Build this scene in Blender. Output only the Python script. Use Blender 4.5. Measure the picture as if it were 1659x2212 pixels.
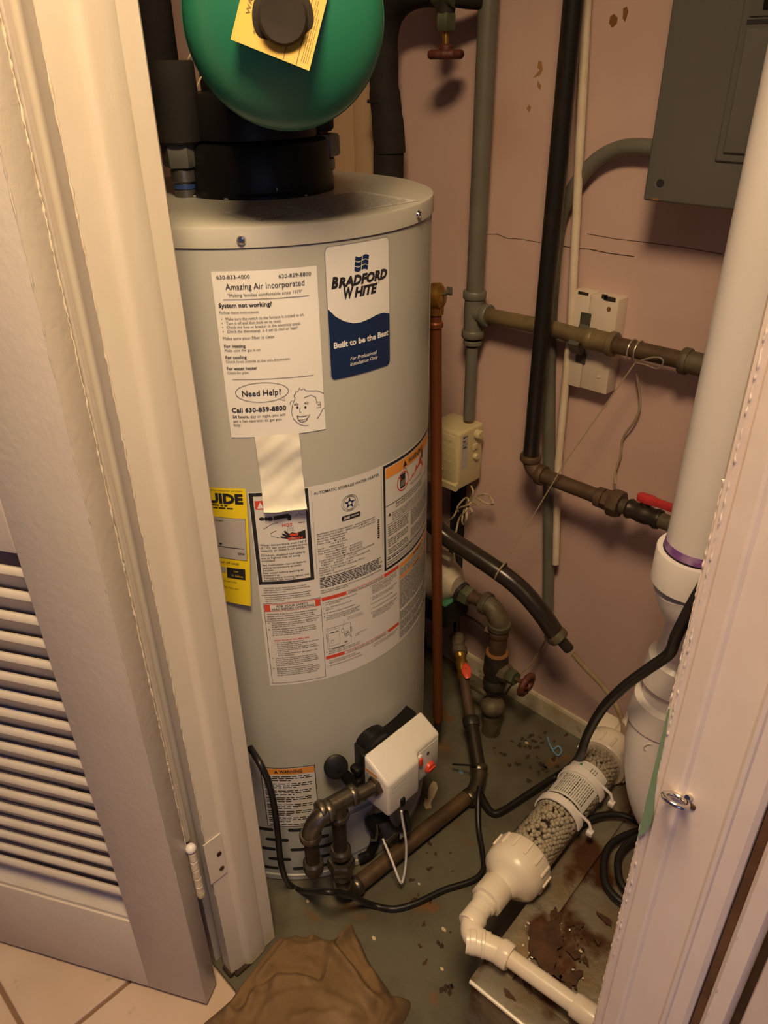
import bpy, bmesh, math, random
from mathutils import Vector, Matrix
random.seed(7)
for o in list(bpy.data.objects): bpy.data.objects.remove(o, do_unlink=True)
SC = bpy.context.scene
COL = SC.collection

# ------------------------------------------------------------------ camera, world, lamp, exposure
# room axes: X runs along the rear wall (to the right), Y runs into the closet, Z up.
S2 = 2 ** -0.5
F_PX, PITCH, ROLL, CAM_H = 1657.0, 0.532, -0.0147, 1.477
CAM = Vector((0, 0, CAM_H))
_fw = Vector((-S2 * math.cos(PITCH), S2 * math.cos(PITCH), -math.sin(PITCH)))
_rt = Vector((S2, S2, 0)); _up = _rt.cross(_fw)
RT = math.cos(ROLL) * _rt + math.sin(ROLL) * _up
UP = -math.sin(ROLL) * _rt + math.cos(ROLL) * _up
FW = _fw
cd = bpy.data.cameras.new('camera'); cam = bpy.data.objects.new('camera', cd); COL.objects.link(cam)
cd.sensor_fit = 'HORIZONTAL'; cd.sensor_width = 36.0; cd.lens = 36.0 * F_PX / 1659.0; cd.clip_start = 0.02
m = Matrix((RT, UP, -FW)).transposed().to_4x4(); m.translation = CAM
cam.matrix_world = m; SC.camera = cam

LAMP_POS = Vector((-0.06, 0.04, 2.38)); LAMP_R = 0.23
LAMP_COL = (1.0, 0.705, 0.385); LAMP_STR = 78.0
w = bpy.data.worlds.new('world'); SC.world = w; w.use_nodes = True
w.node_tree.nodes['Background'].inputs[0].default_value = (0.40, 0.43, 0.95, 1)
w.node_tree.nodes['Background'].inputs[1].default_value = 0.08
ld = bpy.data.lights.new('added_daylight', 'AREA'); ld.shape = 'RECTANGLE'; ld.size = 0.9; ld.size_y = 1.2; ld.energy = 5.0; ld.color = (0.50, 0.56, 1.0)  # added cool area light standing in for daylight from an unseen hall window
lo_ = bpy.data.objects.new('added_hall_daylight', ld); COL.objects.link(lo_); lo_.location = (1.7, -1.0, 1.5)
lo_.rotation_euler = (Vector((-0.7, 0.35, 1.0)) - Vector((1.7, -1.0, 1.5))).to_track_quat('-Z', 'Y').to_euler()
SC.view_settings.view_transform = 'Standard'; SC.view_settings.look = 'None'
SC.view_settings.gamma = 1.0; SC.view_settings.use_curve_mapping = False
SC.view_settings.exposure = 0.0

# ------------------------------------------------------------------ helpers
def ray(px, py): return FW + RT * ((px - 829.5) / F_PX) - UP * ((py - 1106.0) / F_PX)
def P(px, py, u=None, v=None, z=None):
    """Point of the place seen at a photo pixel, on a given plane x=u, y=v or z."""
    d = ray(px, py)
    if u is not None: t = (u - CAM.x) / d.x
    elif v is not None: t = (v - CAM.y) / d.y
    else: t = (z - CAM.z) / d.z
    return CAM + d * t
def lin(c):
    if isinstance(c, str):
        c = [int(c[i:i + 2], 16) / 255 for i in (0, 2, 4)]
        c = [x / 12.92 if x <= 0.04045 else ((x + 0.055) / 1.055) ** 2.4 for x in c]
    return (c[0], c[1], c[2], 1)
MATS = {}
def mk(name, col, rough=0.5, metal=0.0, col2=None, scale=25.0, thr=(0.4, 0.65), bump=0.0, bscale=80.0, detail=4.0,
       col3=None, scale3=6.0, thr3=(0.55, 0.7), stretch=None, spec=0.5, trans=0.0, coat=0.0, rough2=None):
    mt = bpy.data.materials.new(name); mt.use_nodes = True; nt = mt.node_tree; b = nt.nodes['Principled BSDF']
    b.inputs['Base Color'].default_value = lin(col); b.inputs['Roughness'].default_value = rough
    b.inputs['Metallic'].default_value = metal; b.inputs['Specular IOR Level'].default_value = spec
    b.inputs['Coat Weight'].default_value = coat
    tc = nt.nodes.new('ShaderNodeTexCoord'); src = tc.outputs['Object']
    if stretch:
        mp = nt.nodes.new('ShaderNodeMapping'); mp.inputs['Scale'].default_value = stretch
        nt.links.new(src, mp.inputs[0]); src = mp.outputs[0]
    def noise(sc, th):
        n = nt.nodes.new('ShaderNodeTexNoise'); n.inputs['Scale'].default_value = sc; n.inputs['Detail'].default_value = detail
        nt.links.new(src, n.inputs['Vector'])
        r = nt.nodes.new('ShaderNodeMapRange'); r.inputs[1].default_value = th[0]; r.inputs[2].default_value = th[1]
        nt.links.new(n.outputs['Fac'], r.inputs[0]); return r.outputs[0]
    cur = None
    if col2 is not None:
        fac = noise(scale, thr); mx = nt.nodes.new('ShaderNodeMix'); mx.data_type = 'RGBA'
        mx.inputs[6].default_value = lin(col); mx.inputs[7].default_value = lin(col2)
        nt.links.new(fac, mx.inputs[0]); cur = mx.outputs[2]
        if rough2 is not None:
            rr = nt.nodes.new('ShaderNodeMapRange'); rr.inputs[3].default_value = rough; rr.inputs[4].default_value = rough2
            nt.links.new(fac, rr.inputs[0]); nt.links.new(rr.outputs[0], b.inputs['Roughness'])
    if col3 is not None:
        fac = noise(scale3, thr3); mx = nt.nodes.new('ShaderNodeMix'); mx.data_type = 'RGBA'
        if cur is not None: nt.links.new(cur, mx.inputs[6])
        else: mx.inputs[6].default_value = lin(col)
        mx.inputs[7].default_value = lin(col3); nt.links.new(fac, mx.inputs[0]); cur = mx.outputs[2]
    if cur is not None: nt.links.new(cur, b.inputs['Base Color'])
    if bump > 0:
        n = nt.nodes.new('ShaderNodeTexNoise'); n.inputs['Scale'].default_value = bscale; n.inputs['Detail'].default_value = 3
        nt.links.new(src, n.inputs['Vector'])
        bp = nt.nodes.new('ShaderNodeBump'); bp.inputs['Strength'].default_value = bump; bp.inputs['Distance'].default_value = 0.002
        nt.links.new(n.outputs['Fac'], bp.inputs['Height']); nt.links.new(bp.outputs[0], b.inputs['Normal'])
    MATS[name] = mt; return mt

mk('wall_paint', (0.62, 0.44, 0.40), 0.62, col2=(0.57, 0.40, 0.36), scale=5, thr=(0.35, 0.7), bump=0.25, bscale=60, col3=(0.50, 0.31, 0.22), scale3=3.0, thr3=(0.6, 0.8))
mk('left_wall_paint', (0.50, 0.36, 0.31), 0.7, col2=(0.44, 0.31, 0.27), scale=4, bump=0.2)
mk('tan_wood', (0.50, 0.35, 0.22), 0.55, col2=(0.44, 0.30, 0.18), scale=8, stretch=(1, 1, 0.12), bump=0.1)
mk('trim_paint', (0.72, 0.66, 0.56), 0.32, col2=(0.66, 0.59, 0.47), scale=7, thr=(0.4, 0.75), bump=0.35, bscale=45, stretch=(1, 1, 0.35), col3=(0.50, 0.40, 0.26), scale3=11, thr3=(0.68, 0.82))
mk('casing_paint', (0.74, 0.64, 0.60), 0.35, col2=(0.69, 0.58, 0.52), scale=8, thr=(0.4, 0.75), bump=0.4, bscale=55, stretch=(1, 1, 0.35), col3=(0.45, 0.30, 0.17), scale3=16, thr3=(0.72, 0.8))
mk('door_paint', (0.62, 0.56, 0.49), 0.36, col2=(0.58, 0.515, 0.44), scale=5, thr=(0.4, 0.7), bump=0.3, bscale=90)
mk('slat_paint', (0.66, 0.60, 0.52), 0.35, col2=(0.60, 0.53, 0.44), scale=12, bump=0.35, bscale=60)
mk('paint_drip', (0.74, 0.66, 0.52), 0.3, col2=(0.55, 0.42, 0.24), scale=60, thr=(0.5, 0.7), bump=0.6, bscale=150)
mk('green_old_paint', (0.17, 0.28, 0.17), 0.5, bump=0.2)
mk('bare_wood', (0.42, 0.22, 0.09), 0.7, col2=(0.25, 0.11, 0.04), scale=30, stretch=(1, 1, 0.2))
mk('gap_brown', (0.085, 0.036, 0.014), 0.8, col2=(0.13, 0.06, 0.025), scale=40)
mk('dark_gap', (0.03, 0.015, 0.008), 0.9, col2=(0.08, 0.04, 0.02), scale=20)
mk('concrete', (0.125, 0.118, 0.086), 0.40, col2=(0.070, 0.060, 0.038), scale=8, thr=(0.42, 0.68), bump=0.5, bscale=50, detail=8, col3=(0.16, 0.078, 0.026), scale3=15, thr3=(0.61, 0.70), rough2=0.6)
mk('tile', (0.62, 0.49, 0.39), 0.35, col2=(0.56, 0.43, 0.33), scale=7, bump=0.1, col3=(0.36, 0.25, 0.16), scale3=26, thr3=(0.70, 0.78))
mk('grout', (0.24, 0.14, 0.09), 0.9, bump=0.4)
mk('baseboard', (0.56, 0.50, 0.38), 0.5, col2=(0.42, 0.34, 0.22), scale=14, thr=(0.45, 0.7), bump=0.2, col3=(0.10, 0.06, 0.03), scale3=22, thr3=(0.66, 0.76))
mk('tank_paint', (0.47, 0.475, 0.43), 0.33, col2=(0.45, 0.45, 0.405), scale=3, bump=0.06, bscale=300)
mk('lid_paint', (0.53, 0.52, 0.46), 0.33, col2=(0.49, 0.47, 0.40), scale=9, bump=0.08, bscale=200, col3=(0.3, 0.26, 0.2), scale3=40, thr3=(0.72, 0.8))
mk('black_plastic', (0.008, 0.0078, 0.008), 0.45, col2=(0.012, 0.011, 0.010), scale=15, spec=0.25)
mk('dark_foam', (0.017, 0.0145, 0.013), 0.8, col2=(0.023, 0.019, 0.016), scale=20, bump=0.3, bscale=120, spec=0.25)
mk('cap_rubber', (0.030, 0.024, 0.018), 0.7, col2=(0.038, 0.030, 0.022), scale=30, bump=0.2, spec=0.25)
mk('green_paint', (0.018, 0.170, 0.095), 0.38, col2=(0.016, 0.155, 0.086), scale=4)
mk('yellow_paper', (0.55, 0.35, 0.04), 0.6, col2=(0.50, 0.31, 0.04), scale=12)
mk('yellow_guide', (0.86, 0.67, 0.02), 0.45)
mk('white_paper', (0.82, 0.81, 0.78), 0.7, col2=(0.79, 0.78, 0.74), scale=9)
mk('receipt_paper', (0.82, 0.80, 0.70), 0.6, col2=(0.77, 0.74, 0.63), scale=18, bump=0.5, bscale=35)
mk('sticker_white', (0.70, 0.69, 0.66), 0.42)
mk('sticker_edge', (0.30, 0.30, 0.31), 0.4)
mk('ink_black', (0.018, 0.017, 0.022), 0.55)
mk('ink_grey', (0.20, 0.19, 0.18), 0.6)
mk('ink_navy', (0.008, 0.024, 0.085), 0.4)
mk('ink_white', (0.78, 0.77, 0.75), 0.45)
mk('ink_red', (0.66, 0.07, 0.035), 0.5)
mk('ink_orange', (0.80, 0.32, 0.06), 0.5)
mk('ink_brown', (0.13, 0.075, 0.01), 0.6)
mk('galvanized', (0.24, 0.23, 0.20), 0.36, 0.75, col2=(0.17, 0.16, 0.135), scale=30, bump=0.15)
mk('zinc', (0.17, 0.165, 0.145), 0.45, 0.3, col2=(0.13, 0.125, 0.105), scale=20)
mk('chrome', (0.62, 0.60, 0.56), 0.16, 1.0)
mk('grey_pipe_paint', (0.150, 0.146, 0.122), 0.45, col2=(0.128, 0.120, 0.094), scale=10, bump=0.15, col3=(0.16, 0.13, 0.06), scale3=16, thr3=(0.64, 0.75))
mk('brown_pipe', (0.20, 0.15, 0.075), 0.5, 0.2, col2=(0.13, 0.09, 0.045), scale=22, bump=0.25)
mk('rusty_pipe', (0.105, 0.065, 0.04), 0.6, 0.2, col2=(0.07, 0.04, 0.022), scale=30, bump=0.35, col3=(0.17, 0.08, 0.03), scale3=18, thr3=(0.62, 0.72))
mk('black_pipe', (0.016, 0.014, 0.013), 0.28, 0.1, col2=(0.05, 0.03, 0.018), scale=25, thr=(0.58, 0.75), stretch=(1, 1, 0.3), bump=0.1)
mk('malleable', (0.17, 0.145, 0.11), 0.34, 0.85, col2=(0.12, 0.10, 0.075), scale=40, bump=0.2, bscale=220)
mk('dark_steel', (0.055, 0.042, 0.032), 0.42, 0.6, col2=(0.035, 0.026, 0.02), scale=30, bump=0.2)
mk('floor_pipe', (0.135, 0.085, 0.045), 0.45, 0.3, col2=(0.08, 0.05, 0.028), scale=18, bump=0.25)
mk('corroded', (0.14, 0.115, 0.075), 0.6, 0.3, col2=(0.08, 0.06, 0.04), scale=40, bump=0.5, bscale=120, col3=(0.10, 0.13, 0.085), scale3=30, thr3=(0.6, 0.7))
mk('dark_valve', (0.030, 0.027, 0.026), 0.45, 0.3, col2=(0.06, 0.045, 0.03), scale=30, bump=0.4)
mk('wheel_red', (0.125, 0.030, 0.018), 0.55, col2=(0.08, 0.022, 0.014), scale=40, bump=0.4)
mk('valve_green', (0.11, 0.125, 0.07), 0.5, 0.4, col2=(0.08, 0.085, 0.05), scale=35, bump=0.3)
mk('red_handle', (0.55, 0.035, 0.035), 0.4, col2=(0.40, 0.025, 0.025), scale=30)
mk('red_button', (0.70, 0.075, 0.035), 0.35)
mk('white_cover', (0.74, 0.72, 0.68), 0.38, col2=(0.71, 0.68, 0.62), scale=10, col3=(0.33, 0.24, 0.15), scale3=70, thr3=(0.74, 0.79))
mk('grey_face', (0.62, 0.60, 0.57), 0.45)
mk('beige_plastic', (0.58, 0.50, 0.30), 0.42, col2=(0.50, 0.42, 0.23), scale=14, thr=(0.45, 0.75))
mk('label_grey', (0.45, 0.43, 0.42), 0.5)
mk('pvc', (0.80, 0.76, 0.76), 0.28, col2=(0.77, 0.73, 0.72), scale=6)
mk('pvc_small', (0.76, 0.68, 0.58), 0.3, col2=(0.70, 0.60, 0.47), scale=15, thr=(0.45, 0.8))
mk('primer', (0.19, 0.06, 0.30), 0.5, col2=(0.42, 0.28, 0.52), scale=40)
mk('white_tube', (0.72, 0.62, 0.50), 0.4, col2=(0.62, 0.51, 0.38), scale=20, col3=(0.2, 0.14, 0.09), scale3=30, thr3=(0.72, 0.8))
mk('panel_grey', (0.122, 0.118, 0.108), 0.42, col2=(0.110, 0.105, 0.095), scale=4, bump=0.05)
mk('block_wood', (0.70, 0.62, 0.53), 0.5, col2=(0.62, 0.52, 0.42), scale=9, stretch=(1, 1, 0.15), bump=0.3)
mk('mold', (0.03, 0.022, 0.018), 0.9)
mk('rust_spot', (0.20, 0.085, 0.025), 0.8)
mk('copper', (0.26, 0.085, 0.028), 0.42, 0.6, col2=(0.19, 0.06, 0.022), scale=12, stretch=(1, 1, 0.2))
mk('brass', (0.46, 0.26, 0.06), 0.32, 0.8, col2=(0.34, 0.18, 0.04), scale=25)
mk('meter_white', (0.58, 0.52, 0.42), 0.5, col2=(0.45, 0.38, 0.28), scale=14)
mk('green_plastic', (0.06, 0.22, 0.12), 0.5)
mk('rusty_sheet', (0.29, 0.265, 0.21), 0.34, 0.5, col2=(0.19, 0.13, 0.065), scale=7, thr=(0.42, 0.62), bump=0.8, bscale=60, detail=9, col3=(0.085, 0.032, 0.012), scale3=9, thr3=(0.52, 0.60), rough2=0.6)
mk('dark_rust', (0.042, 0.017, 0.006), 0.55, col2=(0.085, 0.036, 0.012), scale=25, bump=0.4)
mk('beads', (0.66, 0.58, 0.46), 0.8, bump=0.2)
mk('cord_black', (0.012, 0.011, 0.011), 0.4)
mk('hose_black', (0.022, 0.017, 0.014), 0.28, col2=(0.03, 0.022, 0.017), scale=20)
mk('string', (0.36, 0.28, 0.19), 0.8)
mk('wire_silver', (0.45, 0.38, 0.29), 0.35, 0.6)
mk('wire_cream', (0.48, 0.40, 0.24), 0.6)
mk('tube_clear', (0.30, 0.23, 0.14), 0.25, col2=(0.36, 0.28, 0.18), scale=20)
mk('cloth', (0.200, 0.122, 0.055), 0.95, col2=(0.155, 0.092, 0.040), scale=10, bump=0.5, bscale=220, col3=(0.25, 0.165, 0.085), scale3=7, thr3=(0.6, 0.75))
mk('blue_scrap', (0.16, 0.32, 0.50), 0.4)
mk('chip_cream', (0.60, 0.50, 0.32), 0.6)
mk('leaf', (0.035, 0.022, 0.012), 0.9)
mk('silver_spec', (0.72, 0.70, 0.62), 0.3, 0.3)
mk('blue_band', (0.03, 0.07, 0.22), 0.4)
mt = bpy.data.materials.new('clear_plastic'); mt.use_nodes = True; nt = mt.node_tree
for n in list(nt.nodes): nt.nodes.remove(n)
_o = nt.nodes.new('ShaderNodeOutputMaterial'); _mx = nt.nodes.new('ShaderNodeMixShader'); _t = nt.nodes.new('ShaderNodeBsdfTransparent')
_g = nt.nodes.new('ShaderNodeBsdfGlossy'); _l = nt.nodes.new('ShaderNodeLayerWeight'); _l.inputs[0].default_value = 0.25
_t.inputs[0].default_value = (0.80, 0.80, 0.80, 1); _g.inputs['Roughness'].default_value = 0.12; _g.inputs[0].default_value = (0.8, 0.8, 0.8, 1)
nt.links.new(_l.outputs['Facing'], _mx.inputs[0]); nt.links.new(_t.outputs[0], _mx.inputs[1]); nt.links.new(_g.outputs[0], _mx.inputs[2]); nt.links.new(_mx.outputs[0], _o.inputs[0])
MATS['clear_plastic'] = mt
mt = bpy.data.materials.new('lamp_glass'); mt.use_nodes = True; b = mt.node_tree.nodes['Principled BSDF']
b.inputs['Base Color'].default_value = (0.8, 0.8, 0.8, 1); b.inputs['Emission Color'].default_value = (*LAMP_COL, 1); b.inputs['Emission Strength'].default_value = LAMP_STR
MATS['lamp_glass'] = mt

def frame(ax):
    ax = ax.normalized(); h = Vector((0, 0, 1)) if abs(ax.z) < 0.9 else Vector((1, 0, 0))
    a = ax.cross(h).normalized(); return a, ax.cross(a).normalized(), ax
def cr(pts, n=8):
    """Catmull-Rom through points."""
    pts = [Vector(p) for p in pts]; q = [pts[0] * 2 - pts[1]] + pts + [pts[-1] * 2 - pts[-2]]; out = []
    for i in range(1, len(q) - 2):
        a, b, c, d = q[i - 1:i + 3]
        for k in range(n):
            t = k / n
            out.append(0.5 * ((2 * b) + (c - a) * t + (2 * a - 5 * b + 4 * c - d) * t * t + (3 * b - a - 3 * c + d) * t ** 3))
    out.append(pts[-1]); return out
def arc(p, d1, d2, R, n=8):
    """Rounded corner at p from direction d1 (towards the start) to d2."""
    a = p + d1 * R; b = p + d2 * R
    return [(1 - t) ** 2 * a + 2 * t * (1 - t) * (p + (a - p) * 0.12 + (b - p) * 0.12) + t * t * b for t in [k / n for k in range(n + 1)]]

class MB:
    def __init__(self): self.v = []; self.f = []
    def add(self, vs, fs):
        o = len(self.v); self.v += [Vector(x) for x in vs]; self.f += [[i + o for i in f] for f in fs]; return self
    def tube(self, pts, r, n=14, caps=True, closed=False):
        pts = [Vector(p) for p in pts]; N = len(pts); rs = r if isinstance(r, (list, tuple)) else [r] * N
        tg = []
        for i in range(N):
            a = pts[(i - 1) % N] if (closed or i > 0) else pts[0]; b = pts[(i + 1) % N] if (closed or i < N - 1) else pts[-1]
            tg.append((b - a).normalized())
        a, b, _ = frame(tg[0]); vs = []; fs = []
        for i in range(N):
            a = (a - tg[i] * a.dot(tg[i])).normalized(); b = tg[i].cross(a)
            for k in range(n):
                t = 2 * math.pi * k / n; vs.append(pts[i] + (a * math.cos(t) + b * math.sin(t)) * rs[i])
        for i in range(N if closed else N - 1):
            for k in range(n):
                j = (i + 1) % N; fs.append([i * n + k, i * n + (k + 1) % n, j * n + (k + 1) % n, j * n + k])
        if caps and not closed: fs.append(list(range(n))[::-1]); fs.append([(N - 1) * n + k for k in range(n)])
        return self.add(vs, fs)
    def lathe(self, prof, o, ax, n=32, rot=0.0, cap=True):
        o = Vector(o); a, b, c = frame(Vector(ax)); vs = []; fs = []; M = len(prof)
        for r, h in prof:
            for k in range(n):
                t = 2 * math.pi * k / n + rot; vs.append(o + c * h + (a * math.cos(t) + b * math.sin(t)) * max(r, 1e-5))
        for i in range(M - 1):
            for k in range(n): fs.append([i * n + k, i * n + (k + 1) % n, (i + 1) * n + (k + 1) % n, (i + 1) * n + k])
        if cap: fs.append(list(range(n))[::-1]); fs.append([(M - 1) * n + k for k in range(n)])
        return self.add(vs, fs)
    def box(self, c, s, bev=0.0, rot=None, segs=2):
        bm = bmesh.new(); bmesh.ops.create_cube(bm, size=1.0)
        for q in bm.verts: q.co = Vector((q.co.x * s[0], q.co.y * s[1], q.co.z * s[2]))
        if bev > 0: bmesh.ops.bevel(bm, geom=bm.edges[:], offset=min(bev, min(s) * 0.45), segments=segs, affect='EDGES', profile=0.5)
        R = rot if rot is not None else Matrix.Identity(3); c = Vector(c)
        bm.verts.index_update(); self.add([R @ q.co + c for q in bm.verts], [[q.index for q in f.verts] for f in bm.faces]); bm.free(); return self
    def bb(self, x0, x1, y0, y1, z0, z1, bev=0.0, segs=2):
        return self.box(((x0 + x1) / 2, (y0 + y1) / 2, (z0 + z1) / 2), (abs(x1 - x0), abs(y1 - y0), abs(z1 - z0)), bev, None, segs)
    def prism(self, poly, d, bev=0.0):
        """Closed polygon of 3D points extruded by vector d."""
        bm = bmesh.new(); vs = [bm.verts.new(p) for p in poly]; f = bm.faces.new(vs)
        r = bmesh.ops.extrude_face_region(bm, geom=[f])
        for q in r['geom']:
            if isinstance(q, bmesh.types.BMVert): q.co += Vector(d)
        bmesh.ops.recalc_face_normals(bm, faces=bm.faces[:])
        if bev > 0: bmesh.ops.bevel(bm, geom=bm.edges[:], offset=bev, segments=2, affect='EDGES', profile=0.5)
        bm.verts.index_update(); self.add([q.co.copy() for q in bm.verts], [[q.index for q in f.verts] for f in bm.faces]); bm.free(); return self
    def sphere(self, c, r, n=12, sc=(1, 1, 1)):
        m = n // 2; vs = []; fs = []
        for i in range(m + 1):
            t = math.pi * i / m
            for k in range(n):
                p = 2 * math.pi * k / n; vs.append(Vector(c) + Vector((math.sin(t) * math.cos(p) * r * sc[0], math.sin(t) * math.sin(p) * r * sc[1], math.cos(t) * r * sc[2])))
        for i in range(m):
            for k in range(n): fs.append([i * n + k, (i + 1) * n + k, (i + 1) * n + (k + 1) % n, i * n + (k + 1) % n])
        return self.add(vs, fs)
    def build(self, name, mat, parent=None, ang=38, smooth=True, **tags):
        me = bpy.data.meshes.new(name); vs = self.v
        lo = Vector((min(q.x for q in vs), min(q.y for q in vs), min(q.z for q in vs))); hi = Vector((max(q.x for q in vs), max(q.y for q in vs), max(q.z for q in vs)))
        c = (lo + hi) / 2; c.z = lo.z
        me.from_pydata([q - c for q in vs], [], self.f); me.update()
        bm = bmesh.new(); bm.from_mesh(me); bmesh.ops.remove_doubles(bm, verts=bm.verts[:], dist=1e-6); bmesh.ops.recalc_face_normals(bm, faces=bm.faces[:]); bm.to_mesh(me); bm.free()
        if smooth and len(me.polygons):
            me.polygons.foreach_set('use_smooth', [True] * len(me.polygons)); me.set_sharp_from_angle(angle=math.radians(ang))
        me.materials.append(MATS[mat])
        o = bpy.data.objects.new(name, me); COL.objects.link(o); WL[o.name] = c
        if parent is not None: o.parent = parent; o.location = c - WL[parent.name]
        else: o.location = c
        for k, q in tags.items(): o[k] = q
        return o
WL = {}
def thing(name, label, cat, loc, group=None):
    o = bpy.data.objects.new(name, None); COL.objects.link(o); o.location = Vector(loc); o.empty_display_size = 0.05
    WL[o.name] = Vector(loc); o['label'] = label; o['category'] = cat
    if group: o['group'] = group
    return o
def T_(o, label, cat, group=None):
    o['label'] = label; o['category'] = cat
    if group: o['group'] = group
    return o
def hexnut(mb, o, ax, r, h, rot=0.0):
    return mb.lathe([(r * 0.9, 0), (r, h * 0.12), (r, h * 0.88), (r * 0.9, h)], o, ax, 6, rot)
def collar(mb, o, ax, r, L, n=24):
    return mb.lathe([(r * 0.93, 0), (r, L * 0.15), (r, L * 0.85), (r * 0.93, L)], o, ax, n)
def elbow(mb, p, d1, d2, r, R, cl=0.016, k=1.28):
    d1 = Vector(d1).normalized(); d2 = Vector(d2).normalized(); p = Vector(p)
    mb.tube(arc(p, d1, d2, R), r * 1.12, 18)
    for d in (d1, d2): collar(mb, p + d * (R - cl * 0.5), d, r * k, cl)
    return mb

# ------------------------------------------------------------------ flat print on sheets
_gl = {}
def glyphs(text, bold=0.0, shear=0.0):
    key = (text, bold, shear)
    if key in _gl: return _gl[key]
    c = bpy.data.curves.new('t', 'FONT'); c.body = text; c.resolution_u = 2; c.offset = bold; c.shear = shear; c.fill_mode = 'FRONT' if hasattr(c, 'fill_mode') else c.fill_mode
    o = bpy.data.objects.new('t', c); COL.objects.link(o); dg = bpy.context.evaluated_depsgraph_get(); e = o.evaluated_get(dg); me = e.to_mesh()
    vs = [(q.co.x, q.co.y) for q in me.vertices]; fs = [list(p.vertices) for p in me.polygons]
    e.to_mesh_clear(); bpy.data.objects.remove(o); bpy.data.curves.remove(c)
    _gl[key] = (vs, fs); return vs, fs
CAPH = None
class Sheet:
    def __init__(self, mapf): self.map = mapf; self.lay = {}
    def mb(self, col): return self.lay.setdefault(col, MB())
    def poly(self, pts, col, off=0.0009): self.mb(col).add([self.map(s, z, off) for s, z in pts], [list(range(len(pts)))]); return self
    def rect(self, s0, z0, s1, z1, col, off=0.0007, step=0.006):
        n = max(1, int(abs(s1 - s0) / step)); vs = []; fs = []
        for i in range(n + 1):
            s = s0 + (s1 - s0) * i / n; vs += [self.map(s, z0, off), self.map(s, z1, off)]
        for i in range(n): fs.append([2 * i, 2 * i + 2, 2 * i + 3, 2 * i + 1])
        self.mb(col).add(vs, fs); return self
    def line(self, pts, wd, col, off=0.0009):
        vs = []; fs = []
        for i in range(len(pts)):
            a = pts[max(i - 1, 0)]; b = pts[min(i + 1, len(pts) - 1)]; dx, dz = b[0] - a[0], b[1] - a[1]; L = math.hypot(dx, dz) or 1
            nx, nz = -dz / L * wd / 2, dx / L * wd / 2; s, z = pts[i]
            vs += [self.map(s + nx, z + nz, off), self.map(s - nx, z - nz, off)]
        for i in range(len(pts) - 1): fs.append([2 * i, 2 * i + 1, 2 * i + 3, 2 * i + 2])
        self.mb(col).add(vs, fs); return self
    def hline(self, s0, s1, z, wd, col, z2=None): 
        z2 = z if z2 is None else z2; n = 12; return self.line([(s0 + (s1 - s0) * i / n, z + (z2 - z) * i / n) for i in range(n + 1)], wd, col)
    def oval(self, s, z, a, b, wd, col, t0=0, t1=360): return self.line([(s + a * math.cos(math.radians(t)), z + b * math.sin(math.radians(t))) for t in [t0 + (t1 - t0) * k / 36 for k in range(37)]], wd, col)
    def disc(self, s, z, a, b, col, off=0.0009, n=24): return self.poly([(s + a * math.cos(2 * math.pi * k / n), z + b * math.sin(2 * math.pi * k / n)) for k in range(n)], col, off)
    def frame(self, s0, z0, s1, z1, wd, col):
        self.rect(s0, z0, s1, z0 + wd, col); self.rect(s0, z1 - wd, s1, z1, col); self.rect(s0, z0, s0 + wd, z1, col); self.rect(s1 - wd, z0, s1, z1, col); return self
    def text(self, t, s0, s1, z, h, col, bold=0.0, shear=0.0, slope=0.0, off=0.0011, top=0.0):
        """Line of print from s0 to s1 (or natural width if s1 is None), baseline z, capital height h."""
        global CAPH
        if CAPH is None: CAPH = max(y for x, y in glyphs('H')[0])
        vs, fs = glyphs(t, bold, shear)
        if not vs: return self
        x0 = min(x for x, y in vs); x1 = max(x for x, y in vs); k = h / CAPH; kx = k if s1 is None else (s1 - s0) / (x1 - x0)
        self.mb(col).add([self.map(s0 + (x - x0) * kx, z + y * k + (x - x0) * kx * slope, off) for x, y in vs], fs); return self
    def greek(self, s0, s1, z, h, col, rnd, fill=0.97):
        s = s0; e = s0 + (s1 - s0) * fill
        while s < e:
            L = min(rnd.uniform(1.4, 5.5) * h, e - s)
            if L > h * 0.4: self.rect(s, z, s + L, z + h * 0.72, col, 0.0009, 0.01)
            s += L + h * 0.75
        return self
    def greek_block(self, s0, s1, z1, z0, pitch, h, col, seed=1, para=None):
        rnd = random.Random(seed); z = z1 - h; i = 0
        while z > z0:
            i += 1; last = para and i % para == 0
            self.greek(s0, s1, z, h, col, rnd, rnd.uniform(0.4, 0.8) if last else rnd.uniform(0.92, 1.0)); z -= pitch * (1.7 if last else 1)
        return self
    def build(self, parent):
        nm = {'ink_black': 'black_print', 'ink_grey': 'grey_print', 'ink_navy': 'navy_print', 'ink_white': 'white_print', 'ink_red': 'red_print', 'ink_orange': 'orange_print', 'ink_brown': 'brown_print'}
        for col, mb in self.lay.items():
            if mb.v: mb.build(nm.get(col, 'print'), col, parent, smooth=False, kind='stuff')
def sheet_mesh(mapf, s0, z0, s1, z1, off=0.0004, step=0.006, rad=0.0, nz=1):
    mb = MB(); n = max(2, int((s1 - s0) / step)); vs = []; fs = []
    for i in range(n + 1):
        s = s0 + (s1 - s0) * i / n; d = min(s - s0, s1 - s); c = 0
        if rad > 0 and d < rad: c = rad - math.sqrt(max(0, rad * rad - (rad - d) ** 2))
        for j in range(nz + 1): vs.append(mapf(s, z0 + c + (z1 - z0 - 2 * c) * j / nz, off))
    for i in range(n):
        for j in range(nz): a = i * (nz + 1) + j; fs.append([a, a + nz + 1, a + nz + 2, a + 1])
    mb.add(vs, fs); return mb

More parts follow.
